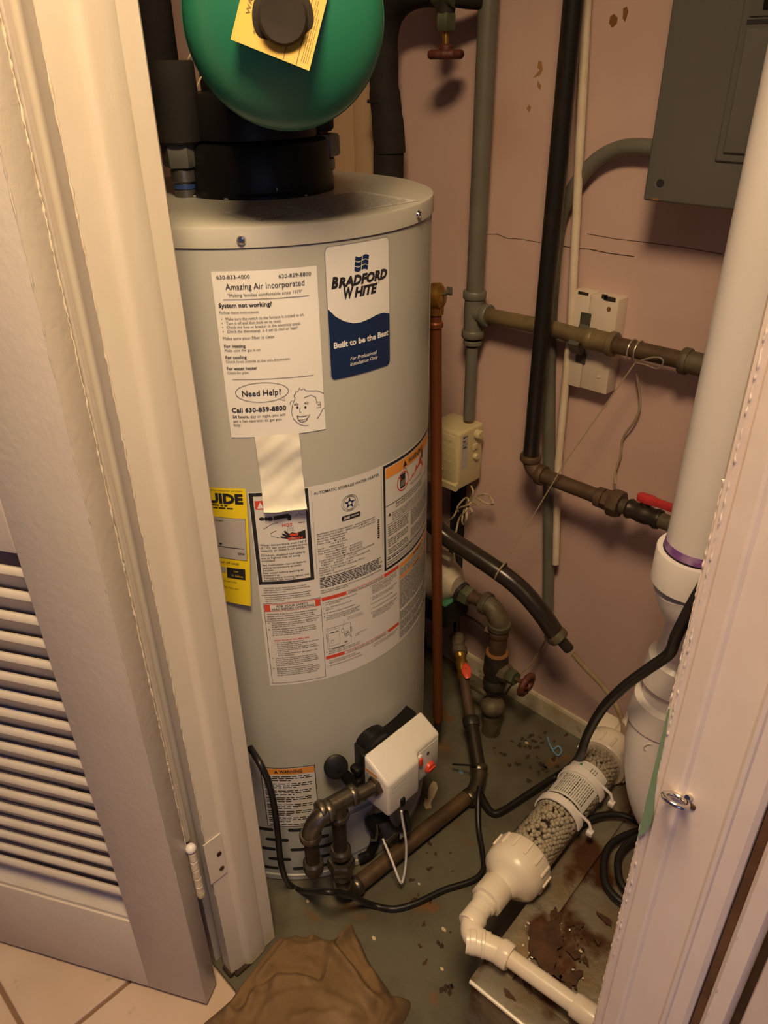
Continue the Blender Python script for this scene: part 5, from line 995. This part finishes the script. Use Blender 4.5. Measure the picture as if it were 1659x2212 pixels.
MB().lathe([(0.0150, 0.016), (0.0190, 0.012), (0.0195, -0.004), (0.0175, -0.014), (0.010, -0.018)], (el.x, el.y, zd), (0, 0, 1), 24).build('drip_cap', 'malleable', t)
dx, dy = tc_.x, tc_.y
zu0, zu1 = P(735, 1872, u=dx).z, P(735, 1838, u=dx).z
MB().tube([(dx, dy, GZ - 0.035), (dx, dy, zu1)], 0.0138, 18).build('drop_pipe', 'dark_steel', t)
mb = MB(); mb.lathe([(0.0165, 0.030), (0.0205, 0.026), (0.0205, 0.012)], (dx, dy, zu1 - 0.020), (0, 0, 1), 24); hexnut(mb, Vector((dx, dy, zu0 - 0.006)), (0, 0, 1), 0.0275, 0.026, 0.3); mb.lathe([(0.0185, -0.030), (0.0215, -0.022), (0.0215, -0.004)], (dx, dy, zu0), (0, 0, 1), 24); mb.build('union', 'malleable', t)
fz = 0.030
MB().tube([(dx, dy, fz + 0.02), (dx, dy, zu0 - 0.02)], 0.0138, 18).build('drop_pipe', 'dark_steel', t)
ex, ey = dx - 0.002, dy
e2 = Vector((-0.700, 1.005, fz))
fd = (e2 - Vector((dx, dy, fz))); fd.z = 0; fd.normalize()
mb = MB(); elbow(mb, Vector((dx, dy, fz)), (0, 0, 1), fd, 0.0150, 0.034, 0.014, 1.36); mb.build('floor_elbow', 'malleable', t)
MB().tube([Vector((dx, dy, fz)) + fd * 0.03, e2 - fd * 0.035], 0.0170, 18).build('floor_run', 'floor_pipe', t)
up0 = P(1041, 1700, z=0.03); ue1 = P(1031, 1620, v=1.04); ut = P(990, 1392, v=1.225)
e2 = Vector((up0.x, up0.y, fz)); du_ = (ut - e2).normalized()
mb = MB(); elbow(mb, e2, -fd, du_, 0.0160, 0.042, 0.015, 1.30); mb.build('floor_elbow', 'malleable', t)
um = e2.lerp(ut, 0.42)
MB().tube([e2 + du_ * 0.04, um], 0.0165, 18).build('rising_run', 'dark_steel', t)
mb = MB(); collar(mb, um - du_ * 0.010, du_, 0.0205, 0.024); mb.build('coupling', 'dark_valve', t)
uv_ = e2.lerp(ut, 0.76)
MB().tube([um, uv_], 0.0135, 16).build('rising_run', 'rusty_pipe', t)
mb = MB(); mb.lathe([(0.0135, 0), (0.0165, 0.003), (0.0165, 0.016), (0.013, 0.022), (0.0155, 0.034), (0.0155, 0.046), (0.013, 0.058), (0.0165, 0.064), (0.0165, 0.082), (0.0135, 0.085)], uv_ - du_ * 0.01, du_, 20); mb.build('ball_valve', 'brass', t)
vb2 = uv_ + du_ * 0.030; a_, b2_, _ = frame(du_); out = Vector((0.72, -0.69, 0.05)).normalized()
hc = P(1007, 1447, v=vb2.y - 0.018)
side = du_.cross(out).normalized(); hb = [(-0.020, -0.006), (0.0, -0.013), (0.018, -0.007), (0.022, 0.004), (0.004, 0.013), (-0.018, 0.008)]
MB().prism([hc + du_ * a + side * b_ for a, b_ in hb], out * 0.007, 0.002).build('tee_handle', 'red_button', t)
MB().tube([vb2, hc], 0.005, 10).build('handle_stem', 'brass', t)
w1 = e2.lerp(ut, 0.97)
MB().lathe([(0.0135, -0.02), (0.0205, -0.016), (0.0205, 0.0), (0.016, 0.004), (0.016, 0.016), (0.0195, 0.02), (0.0195, 0.036), (0.014, 0.038)], w1, du_, 20).build('reducer', 'corroded', t)
MB().tube([w1 + du_ * 0.03, P(985, 1340, v=1.27), P(984, 1300, v=1.285), P(984, 1285, v=1.285)], 0.0085, 12).build('wall_line', 'black_pipe', t)
MB().tube([P(978, 1651, v=1.0), P(1028, 1654, v=1.01)], 0.0022, 8).build('wire_stub', 'cord_black', t)

# ------------------------------------------------------------------ relief valve and copper discharge pipe
ca, cb = P(940, 690, v=1.022), P(946, 1556, v=1.022)
t = thing('relief_valve', 'brass relief valve with copper discharge pipe down the right side of the heater', 'relief valve', (cb.x, cb.y, cb.z))
MB().tube([ca + Vector((0, 0, 0.02)), cb], 0.0112, 18).build('discharge_pipe', 'copper', t)
vc = P(941, 640, v=1.022)
MB().lathe([(0.012, -0.022), (0.0225, -0.014), (0.0235, 0.0), (0.0225, 0.010), (0.014, 0.016)], vc, Vector((0.75, 0.3, 0.12)), 28).build('valve_body', 'brass', t)
MB().tube([vc, ca + Vector((0, 0, 0.01))], 0.0150, 18).build('outlet', 'brass', t)
for dz in (0.012, -0.016): MB().lathe([(0.0125, 0), (0.0150, 0.003), (0.0150, 0.010), (0.0125, 0.013)], ca + Vector((0, 0, dz)), (0, 0, 1), 20).build('adapter', 'copper', t)
MB().tube([vc, vc + Vector((-0.050, -0.080, 0.0))], 0.012, 16).build('inlet', 'brass', t)
sgd = (P(968, 632, v=1.022) - vc).normalized()
MB().lathe([(0.003, 0.01), (0.0045, 0.016), (0.003, 0.02), (0.0045, 0.025), (0.003, 0.028), (0.004, 0.036)], vc, sgd, 12).build('test_spring', 'galvanized', t)
MB().box(vc + sgd * 0.033 + Vector((0, 0, 0.002)), (0.012, 0.004, 0.014), 0.001).build('test_lever', 'galvanized', t)
MB().tube([cb, cb - Vector((0, 0, 0.035))], 0.0085, 12).build('pipe_end', 'dark_valve', t)

# ------------------------------------------------------------------ black drain hose tied up with string
hv = lambda x, y, v: P(x, y, v=v)
t = thing('drain_hose', 'black rubber hose slung diagonally across the rear wall and tied with string', 'hose', P(1210, 1385, v=1.15))
hp_ = [hv(925, 1120, 1.12), hv(962, 1158, 1.13), hv(1020, 1196, 1.14), hv(1085, 1240, 1.15), hv(1130, 1278, 1.16), hv(1170, 1325, 1.165), hv(1202, 1372, 1.17)]
MB().tube(cr(hp_, 8), 0.0205, 20).build('hose', 'hose_black', t)
d = (hp_[3] - hp_[2]).normalized(); a_, b_, _ = frame(d); c = hv(1082, 1234, 1.149)
MB().tube([c + (a_ * math.cos(k * math.pi / 10) + b_ * math.sin(k * math.pi / 10)) * 0.0215 for k in range(20)], 0.0018, 8, closed=True).build('tie', 'string', t)
e = hp_[-1]; d = (hv(1238, 1412, 1.18) - e).normalized()
mb = MB(); mb.lathe([(0.0215, -0.006), (0.0225, 0.0), (0.0225, 0.010), (0.020, 0.013)], e, d, 20); mb.build('clamp', 'corroded', t)
mb = MB(); mb.lathe([(0.008, 0), (0.008, 0.02)], e + Vector((-0.020, -0.006, -0.008)), Vector((1, -0.3, -0.3)), 10); mb.build('clamp_screw', 'galvanized', t)
MB().lathe([(0.0150, 0.008), (0.0120, 0.016), (0.0120, 0.040), (0.0095, 0.044)], e, d, 18).build('barb', 'dark_valve', t)
MB().tube(cr([hv(1238, 1412, 1.18), hv(1262, 1440, 1.19), hv(1300, 1480, 1.20), hv(1325, 1513, 1.20), hv(1338, 1540, 1.18), hv(1345, 1560, 1.15), hv(1347, 1590, 1.10)], 8), 0.0056, 12).build('thin_tube', 'tube_clear', t)

# ------------------------------------------------------------------ white PVC flue at the right
t = thing('pvc_vent_pipe', 'thick white PVC vent pipe with purple primer behind the right casing', 'vent pipe', P(1390, 1770, v=0.95))
PR = 0.0445; RGT = Vector((S2, S2, 0))
def pc(px, py, v, r=PR): return P(px, py, v=v) + RGT * r
top_ = pc(1449, 1145, 0.86); 
MB().tube([top_ + Vector((0, 0, -0.03)), Vector((top_.x, top_.y, CEIL - 0.01))], PR, 32).build('pipe', 'pvc', t)
zh = P(1432, 1190, v=0.86).z
HB = Vector((top_.x, top_.y, zh))
MB().lathe([(PR + 0.001, 0.004), (PR + 0.0012, 0.012), (PR + 0.0005, 0.016)], HB + Vector((0, 0, 0.0)), (0, 0, 1), 40).build('primer_band', 'primer', t)
MB().lathe([(PR + 0.0105, -0.048), (PR + 0.0105, 0.000), (PR + 0.0095, 0.002), (PR + 0.0025, 0.002), (PR + 0.002, -0.006)], HB, (0, 0, 1), 40, cap=False).build('hub', 'pvc', t)
ctl = [HB + Vector((0, 0, -0.046)), HB + Vector((0.012, 0.012, -0.085)), HB + Vector((0.048, 0.048, -0.140)), HB + Vector((0.100, 0.100, -0.195))]
MB().tube(cr(ctl, 6), [PR + 0.007] * 6 + [PR + 0.005] * 6 + [PR + 0.003] * 7, 32).build('bend', 'pvc', t)
lo0, lo1 = pc(1452, 1330, 0.96, 0.042), pc(1404, 1452, 0.95, 0.043)
MB().tube([lo0, lo1], 0.042, 28).build('offset_pipe', 'pvc', t)
d = (lo1 - lo0).normalized()
MB().lathe([(0.044, -0.02), (0.050, -0.014), (0.050, 0.034), (0.046, 0.038)], pc(1407, 1440, 0.95, 0.043), d, 36).build('hub', 'pvc', t)
MB().tube([lo1, pc(1380, 1545, 0.945, 0.044)], 0.0445, 28).build('offset_pipe', 'pvc', t)
h2_ = pc(1372, 1538, 0.94, 0.046)
MB().lathe([(0.046, -0.03), (0.0535, -0.027), (0.0535, 0.020), (0.049, 0.024)], h2_, d, 36).build('hub', 'pvc', t)
ctl = [h2_ + d * 0.01, pc(1352, 1610, 0.93, 0.049), pc(1356, 1700, 0.925, 0.049), pc(1380, 1765, 0.93, 0.049), pc(1430, 1820, 0.95, 0.049)]
MB().tube(cr(ctl, 8), 0.0495, 32).build('sweep_elbow', 'pvc', t)
rg = pc(1352, 1610, 0.93, 0.049); q = P(1402, 1615, v=rg.y - 0.045)
MB().tube([q + (Vector((0.6, 0.4, 0)) * math.cos(a) + Vector((0, 0, 1)) * math.sin(a)).normalized() * 0.008 for a in [2 * math.pi * k / 20 for k in range(20)]], 0.0009, 6, closed=True).build('moulded_ring', 'pvc', t)

# ------------------------------------------------------------------ rusty sheet-metal platform
BZ = 0.24
c0, c1 = P(1017, 2118, z=BZ), P(1372, 1640, z=BZ)
ev = (c1 - c0); ev.z = 0; ev.normalize(); eu = Vector((ev.y, -ev.x, 0))
t = thing('metal_platform', 'rusty galvanized sheet-metal platform box beside the white filter tube', 'platform', c0 + eu * 0.25 + ev * 0.36 - Vector((0, 0, BZ)))
RB = Matrix((eu, ev, Vector((0, 0, 1)))).transposed()
LEN = 0.72
MB().box(c0 + eu * 0.25 + ev * (LEN / 2) + Vector((0, 0, -BZ / 2 - 0.002)), (0.5, LEN, BZ - 0.004), 0.004, RB).build('box', 'rusty_sheet', t)
MB().box(c0 + eu * 0.024 + ev * (LEN / 2), (0.050, LEN + 0.004, 0.006), 0.002, RB).build('side_flange', 'rusty_sheet', t)
MB().box(c0 + eu * 0.25 + ev * 0.020 + Vector((0, 0, 0.001)), (0.504, 0.044, 0.006), 0.002, RB).build('front_flange', 'rusty_sheet', t)
MB().tube([c0 - ev * 0.002 + Vector((0, 0, 0.001)), c0 - ev * 0.002 + eu * 0.5 + Vector((0, 0, 0.001))], 0.0035, 8).build('front_lip', 'silver_spec', t)
def bp_(px, py): return P(px, py, z=BZ + 0.004)
MB().prism(blob(bp_(1178, 2036), 0.036, 0.030, 3, 22, 0.3), (0, 0, 0.0015)).build('rust_hole', 'dark_rust', t, smooth=False)
for k, (x, y, a, b_) in enumerate([(1235, 2112, .016, .010), (1200, 1978, .008, .014), (1308, 1986, .014, .005), (1226, 2135, .010, .007), (1240, 2060, .012, .006), (1140, 2130, .010, .005), (1265, 2075, .007, .004), (1195, 2100, .012, .006), (1100, 2150, .012, .004), (1290, 2030, .006, .005), (1255, 2000, .006, .004)]):
    MB().prism(blob(bp_(x, y), a, b_, 50 + k, 18, 0.5), (0, 0, 0.0008)).build('rust_patch', 'dark_rust', t, smooth=False)
for k in range(60):
    a = random.uniform(0, 1); p = bp_(1200 + random.uniform(-70, 60), 2030 + random.uniform(-45, 110)); MB().box(p, (random.uniform(.0015, .006), random.uniform(.0015, .004), 0.0012), 0.0006, Matrix.Rotation(random.uniform(0, 3), 3, 'Z')).build('rust_flake', random.choice(['silver_spec', 'dark_rust', 'chip_cream', 'dark_rust']), t, smooth=False)

# ------------------------------------------------------------------ condensate neutraliser tube and its pipe
NZ = 0.285
na, nb = P(1108, 1885, z=NZ), P(1318, 1622, z=NZ)
nd = (nb - na).normalized(); NR = 0.041
t = thing('condensate_filter', 'clear filter tube of pale beads with white screw caps beside the platform', 'filter', na.lerp(nb, 0.5) - Vector((0, 0, NR + 0.01)))
L_ = (nb - na).length
MB().lathe([(NR, 0.02), (NR, L_ - 0.01)], na, nd, 40, cap=False).build('clear_tube', 'clear_plastic', t)
bmb = MB(); ico = bmesh.new(); bmesh.ops.create_icosphere(ico, subdivisions=2, radius=1.0); ico.verts.index_update(); iv = [v_.co.copy() for v_ in ico.verts]; if_ = [[v_.index for v_ in f.verts] for f in ico.faces]; ico.free()
a_, b_, _ = frame(nd); rn = random.Random(11); step = 0.0082; x = 0.03; row = 0
while x < L_ - 0.02:
    for ring_r in (NR - 0.0052, NR - 0.0125):
        n = int(2 * math.pi * ring_r / step)
        for k in range(n):
            th = 2 * math.pi * (k + 0.5 * (row % 2)) / n + rn.uniform(-.05, .05); p = na + nd * (x + rn.uniform(-.001, .001)) + (a_ * math.cos(th) + b_ * math.sin(th)) * (ring_r + rn.uniform(-.001, .001))
            if p.z > NZ + 0.024 and rn.random() < 0.35: continue
            r_ = rn.uniform(0.0039, 0.0044); bmb.add([p + q * r_ for q in iv], if_)
    x += step * 0.9; row += 1
bmb.build('beads', 'beads', t, ang=180, kind='stuff')
def cap_(o, d, name):
    c = MB().lathe([(0.020, -0.042), (0.024, -0.036), (0.028, -0.028), (0.040, -0.020), (0.050, -0.010), (0.052, 0.004), (0.0520, 0.036), (0.049, 0.040), (NR, 0.040)], o, d, 48).build(name, 'pvc_small', t)
    a_, b_, n_ = frame(d)
    rot = Matrix((n_, a_, b_)).transposed()
    for k in range(14):
        th = 2 * math.pi * k / 14; rr = a_ * math.cos(th) + b_ * math.sin(th); R3 = Matrix((n_, rr, n_.cross(rr))).transposed(); MB().box(o + n_ * 0.022 + rr * 0.0525, (0.026, 0.0045, 0.005), 0.0012, R3).build('grip_rib', 'pvc_small', c)
    return c
cap_(na, nd, 'screw_cap'); cap_(nb, -nd, 'screw_cap')
# sticker wrapped round the tube
upn = (Vector((0, 0, 1)) - nd * nd.z).normalized(); sdn = nd.cross(upn).normalized()
if sdn.dot(CAM - na) < 0: sdn = -sdn
def NM(s, x_, off): th = s / NR; return na + nd * x_ + (upn * math.cos(th) + sdn * math.sin(th)) * (NR + off)
lb_ = sheet_mesh(NM, -0.045, 0.165, 0.045, 0.262, 0.0006, step=0.004).build('tube_label', 'sticker_white', t)
# text runs along the tube
class TS_(Sheet): pass
sh = Sheet(lambda s, z, off: NM(0.040 - (z), 0.170 + s, off))
rnd2 = random.Random(5)
for k in range(15): sh.greek(0.0, 0.052, 0.006 + k * 0.0042, 0.0024, 'ink_grey' if k % 7 else 'ink_black', rnd2)
sh.poly([(0.078, 0.050), (0.078, 0.058), (0.086, 0.054)], 'green_plastic'); 
for k in range(3): sh.greek(0.072, 0.084, 0.020 + k * 0.005, 0.003, 'ink_grey', rnd2)
sh.build(lb_)
for xx in (0.150, 0.232):      # clip straps
    ring = [NM(s * NR, xx, 0.002) for s in [-2.2 + k * 0.16 for k in range(24)]]
    mb = MB(); vs = []; fs = []
    for k in range(24):
        s = (-2.3 + k * 0.165) * NR; vs += [NM(s, xx - 0.008, 0.0015), NM(s, xx + 0.008, 0.0015), NM(s, xx + 0.008, 0.0045), NM(s, xx - 0.008, 0.0045)]
    for k in range(23):
        for j in range(4): fs.append([4 * k + j, 4 * k + (j + 1) % 4, 4 * k + 4 + (j + 1) % 4, 4 * k + 4 + j])
    cl = mb.add(vs, fs).build('pipe_clip', 'pvc', t, ang=50)
    MB().tube([NM(0.010, xx + 0.004, 0.004), NM(0.052, xx + 0.010, 0.016), NM(0.062, xx + 0.006, 0.022)], 0.0028, 8).build('clip_arm', 'pvc', cl)
    MB().box(NM(0.064, xx + 0.005, 0.020), (0.012, 0.012, 0.010), 0.002, RB).build('clip_tab', 'pvc', cl)
# outlet: union, elbow, 45 elbow, pipe over the platform
o1 = na - nd * 0.042
t2 = thing('condensate_pipe', 'white PVC drain pipe with elbows crossing over the rusty platform', 'drain pipe', P(990, 2040, z=0.25))
MB().lathe([(0.0165, 0.046), (0.0165, 0.036)], na - nd * 0.046 - nd * 0.036 + nd * 0.0, nd, 24).build('seal_gap', 'ink_black', t2)
un = P(1064, 1930, z=NZ); MB().lathe([(0.018, -0.024), (0.022, -0.020), (0.0285, -0.018), (0.0285, 0.016), (0.0255, 0.020), (0.015, 0.021)], un, nd, 10).build('union_nut', 'pvc_small', t2)
MB().lathe([(0.0135, -0.07), (0.0185, -0.068), (0.0185, -0.030), (0.0215, -0.027), (0.0215, -0.016)], un, nd, 28).build('socket', 'pvc_small', t2)
ep = P(990, 2030, z=NZ); ep2 = P(1060, 2042, z=NZ)
d_in = (P(1020, 1990, z=NZ) - ep).normalized(); d_out = (ep2 - ep).normalized()
mb = MB(); mb.tube(arc(ep, d_in, d_out, 0.048, 12), 0.0185, 24); collar(mb, ep + d_in * 0.030, d_in, 0.0205, 0.022); collar(mb, ep + d_out * 0.036, d_out, 0.0208, 0.006); mb.build('elbow', 'pvc_small', t2)
e45 = P(1055, 2036, z=NZ); pend = P(1300, 2212, z=NZ); d2 = (pend - e45).normalized()
mb = MB(); mb.tube(arc(e45, (ep - e45).normalized(), d2, 0.034, 10), 0.0188, 24); collar(mb, e45 + d2 * 0.020, d2, 0.0208, 0.020); collar(mb, e45 + (ep - e45).normalized() * 0.018, (ep - e45).normalized(), 0.0205, 0.012); mb.build('elbow', 'pvc_small', t2)
MB().tube([e45 + d2 * 0.03, pend + d2 * 0.2], 0.0137, 24).build('pipe', 'pvc_small', t2)
pk = P(1240, 2165, z=NZ); kk = (pk - e45).dot(d2)
collar(MB(), e45 + d2 * kk, d2, 0.0180, 0.055).build('coupling', 'pvc_small', t2)
# inlet: neck, elbow up to the thin tube
i0 = nb + nd * 0.040; MB().tube([nb + nd * 0.03, nb + nd * 0.085], 0.0195, 24).build('inlet_neck', 'pvc_small', t)
ic = nb + nd * 0.095
mb = MB(); elbow(mb, ic, -nd, Vector((0.2, -0.1, 1)), 0.0165, 0.032, 0.014, 1.2); mb.build('inlet_elbow', 'pvc_small', t)
MB().box(nb + nd * 0.055 + Vector((-0.045, 0.012, -0.012)), (0.05, 0.06, 0.012), 0.003, RB).build('foot_tab', 'pvc_small', t)

# ------------------------------------------------------------------ cords
def cord(pts, r, name, label_, mat='cord_black'):
    return T_(MB().tube(cr([P(x, y, **k) for x, y, k in pts], 8), r, 12).build(name, mat), label_, 'cord')
Z = lambda z: dict(z=z)
cord([(1560, 1200, dict(v=0.78)), (1500, 1300, dict(v=0.80)), (1462, 1372, dict(v=0.82)), (1445, 1412, dict(v=0.85)), (1400, 1445, dict(v=0.86)), (1350, 1482, dict(v=0.88)), (1302, 1530, dict(v=0.92)), (1270, 1585, dict(v=0.96)), (1248, 1640, dict(v=0.99)), (1215, 1668, Z(0.03)), (1150, 1710, Z(0.012)), (1085, 1752, Z(0.010)), (1062, 1754, Z(0.012)), (1045, 1730, Z(0.03)), (1034, 1706, Z(0.050))], 0.0082, 'power_cord', 'thick black power cord draped from the PVC pipe to the floor')
cord([(1036, 1700, Z(0.06)), (1033, 1730, Z(0.05)), (1034, 1790, Z(0.02)), (1042, 1840, Z(0.010)), (1043, 1880, Z(0.010)), (1020, 1902, Z(0.010)), (960, 1922, Z(0.010)), (900, 1950, Z(0.010)), (850, 1963, Z(0.010)), (800, 1953, Z(0.016)), (750, 1932, dict(u=-0.690)), (700, 1926, dict(u=-0.705)), (655, 1925, Z(0.012)), (625, 1910, Z(0.014)), (608, 1870, dict(u=-0.795)), (600, 1800, dict(u=-0.800)), (592, 1740, dict(u=-0.800)), (580, 1690, dict(u=-0.805)), (562, 1650, dict(u=-0.82)), (540, 1615, dict(u=-0.86))], 0.0060, 'appliance_cord', 'black cord looping over the floor around the heater foot')
cord([(1195, 1838, Z(0.252)), (1240, 1792, Z(0.258)), (1290, 1764, Z(0.262)), (1345, 1762, Z(0.258)), (1395, 1785, Z(0.254)), (1430, 1800, Z(0.254))], 0.0066, 'coiled_cord', 'black cord end curving over the back of the rusty platform')
cord([(1400, 1790, Z(0.252)), (1350, 1805, Z(0.254)), (1315, 1830, Z(0.254)), (1304, 1870, Z(0.252)), (1312, 1915, Z(0.252)), (1345, 1950, Z(0.252)), (1400, 1972, Z(0.252))], 0.0066, 'coiled_cord', 'outer black cord loop lying on the rusty platform')
cord([(1400, 1800, Z(0.262)), (1362, 1818, Z(0.262)), (1338, 1848, Z(0.260)), (1336, 1885, Z(0.258)), (1350, 1920, Z(0.256)), (1390, 1950, Z(0.254))], 0.0066, 'coiled_cord', 'inner black cord loop lying on the rusty platform')

# ------------------------------------------------------------------ canvas cloth on the threshold
from mathutils import noise as mn
cc = P(640, 2190, z=0.03); cx, cy = -0.592, 0.40
outl = [(440, 2212), (500, 2160), (540, 2110), (580, 2060), (620, 2030), (680, 2028), (720, 2032), (757, 2012), (775, 2030), (795, 2075), (815, 2105), (845, 2150), (870, 2212)]
ol = [P(x, y, z=0.002) for x, y in outl]
ctr = P(640, 2330, z=0.0)
ring = ol + [ctr + Vector((0.10, -0.22, 0)), ctr + Vector((-0.03, -0.28, 0)), ctr + Vector((-0.14, -0.20, 0)), ctr + Vector((-0.17, -0.08, 0))]
ring = cr(ring + [ring[0]], 10)[:-1]; N = len(ring); M = 70; vs = []; fs = []
def dseg(p, a, b):
    ab = b - a; t = max(0, min(1, (p - a).dot(ab) / ab.dot(ab))); return (p - a - ab * t).length
folds = []      # creases: polyline on the heap, height, width
for pts, hh, wd in (([(606, 2043), (567, 2085), (523, 2135), (497, 2190)], 0.014, 0.011), ([(640, 2035), (600, 2080), (560, 2130), (535, 2200)], 0.012, 0.010), ([(553, 2140), (597, 2115), (649, 2117), (690, 2126)], -0.012, 0.008), ([(545, 2165), (600, 2140), (660, 2140)], 0.010, 0.010),
                    ([(679, 2037), (727, 2080), (771, 2124), (820, 2190), (840, 2230)], 0.022, 0.012), ([(690, 2060), (740, 2105), (780, 2150), (800, 2212)], -0.006, 0.010), ([(684, 2041), (705, 2040), (730, 2056)], -0.018, 0.007), ([(757, 2014), (742, 2040), (728, 2056)], 0.024, 0.008), ([(762, 2016), (785, 2060), (800, 2100)], 0.012, 0.008), ([(735, 2060), (762, 2090), (800, 2150)], -0.014, 0.008),
                    ([(810, 2100), (822, 2140), (850, 2200)], 0.010, 0.008), ([(620, 2065), (660, 2055), (690, 2062)], 0.007, 0.008), ([(600, 2180), (680, 2175), (760, 2195)], 0.008, 0.014), ([(510, 2185), (540, 2160), (580, 2150)], -0.010, 0.007), ([(640, 2230), (720, 2215), (790, 2240)], 0.010, 0.012)):
    folds.append(([P(x, y, z=0.03).xy for x, y in pts], hh, wd))
r2 = [q.xy for q in ring]
for j in range(M + 1):
    t = j / M
    for i in range(N):
        p = ctr.lerp(ring[i], t); p2 = p.xy; de = (ring[i] - p).length
        z = 0.058 * (1 - math.exp(-de / 0.045)) + 0.010 * (1 - math.exp(-de / 0.006)) + 0.010 * mn.noise(Vector((p.x * 9, p.y * 9, 1.7))) * min(1, de / 0.03)
        for pl_, hh, wd in folds:
            d = min(dseg(p2, a_, b_) for a_, b_ in zip(pl_, pl_[1:]))
            if d < wd * 3: z += hh * math.exp(-(d / wd) ** 2) * min(1, de / 0.012 + 0.1)
        z += 0.0022 * mn.noise(Vector((p.x * 60, p.y * 60, 2))) + 0.004 * (1 - abs(mn.noise(Vector((p.x * 26 + p.y * 9, p.y * 20, 5)))) * 2) * min(1, de / 0.03)
        vs.append(Vector((p.x, p.y, max(0.003, z))))
for j in range(M):
    for i in range(N): fs.append([j * N + i, (j + 1) * N + i, (j + 1) * N + (i + 1) % N, j * N + (i + 1) % N])
base = len(vs); vs += [Vector((q.x, q.y, 0.001)) for q in ring]
for i in range(N): fs.append([M * N + i, base + i, base + (i + 1) % N, M * N + (i + 1) % N])
T_(MB().add(vs, fs).build('canvas_cloth', 'cloth', ang=180), 'crumpled brown canvas cloth heaped on the threshold', 'cloth')

# ------------------------------------------------------------------ small litter on the closet floor
bs = thing('blue_twist', 'small knotted blue plastic strip on the closet floor', 'litter', P(1195, 1625, z=0))
MB().tube(cr([P(x, y, z=0.004 + 0.003 * (i % 2)) for i, (x, y) in enumerate([(1182, 1592), (1188, 1610), (1196, 1618), (1206, 1612), (1213, 1622), (1206, 1632), (1196, 1624), (1190, 1614)])], 5), 0.0022, 6).build('strip', 'blue_scrap', bs)
rn = random.Random(23)
spots = [(995, 1668, 'blue_scrap', .008), (905, 1910, 'silver_spec', .004), (665, 1948, 'chip_cream', .005), (808, 2028, 'chip_cream', .006), (958, 2008, 'chip_cream', .006), (955, 2094, 'chip_cream', .005), (1137, 1605, 'chip_cream', .006), (1010, 1580, 'chip_cream', .004)]
FL = {665: 'cream paint flake on the floor beside the left jamb foot', 808: 'cream paint flake just beyond the tip of the brown cloth', 958: 'cream paint flake on the floor left of the white drain elbow', 955: 'cream paint flake on the floor left of the platform corner', 1137: 'round cream paint flake near the baseboard below the handwheel', 1010: 'tiny cream paint flake beside the copper pipe end'}
names = {'blue_scrap': ('plastic_scrap', 'tiny pale blue plastic scrap on the floor near the gas control'), 'silver_spec': ('metal_fleck', 'tiny shiny fleck on the floor in front of the gas pipe')}
g = 'paint flakes on the closet floor'
for x, y, mname, s in spots:
    p = P(x, y, z=0.0); o = MB().prism([p + Vector((s * rn.uniform(.6, 1.2) * math.cos(a), s * 0.6 * math.sin(a), 0.0004)) for a in [0, 1.1, 2.3, 3.3, 4.6, 5.4]], (0, 0, 0.0015)).build(names.get(mname, ('paint_flake', ''))[0], mname, smooth=False)
    if mname in names: T_(o, names[mname][1], 'litter')
    else: T_(o, FL[x], 'litter', g)
for pts in ([(935, 1688), (942, 1690), (946, 1702), (938, 1722), (930, 1735), (924, 1722), (927, 1700)], [(918, 1725), (930, 1728), (932, 1745), (920, 1748), (915, 1738)]):
    MB().prism([P(x, y, z=0.0003) for x, y in pts], (0, 0, 0.001)).build('peeled_patch', 'chip_cream', floor, smooth=False)
rn = random.Random(5)
for k in range(60):     # rust and leaf-like stains, flat on the concrete
    x, y = rn.choice([(rn.uniform(1090, 1240), rn.uniform(1560, 1690)), (rn.uniform(880, 1000), rn.uniform(1800, 2150)), (rn.uniform(1060, 1180), rn.uniform(1580, 1700)), (rn.uniform(860, 980), rn.uniform(1780, 1960)), (rn.uniform(1080, 1200), rn.uniform(1600, 1660))])
    q = rn.uniform(.002, .009)
    MB().prism(blob(P(x, y, z=0.0003), q, q * rn.uniform(.4, .9), 100 + k, 14, 0.6), (0, 0, 0.0005)).build('floor_stain', rn.choice(['leaf', 'leaf', 'dark_rust']), floor, smooth=False)
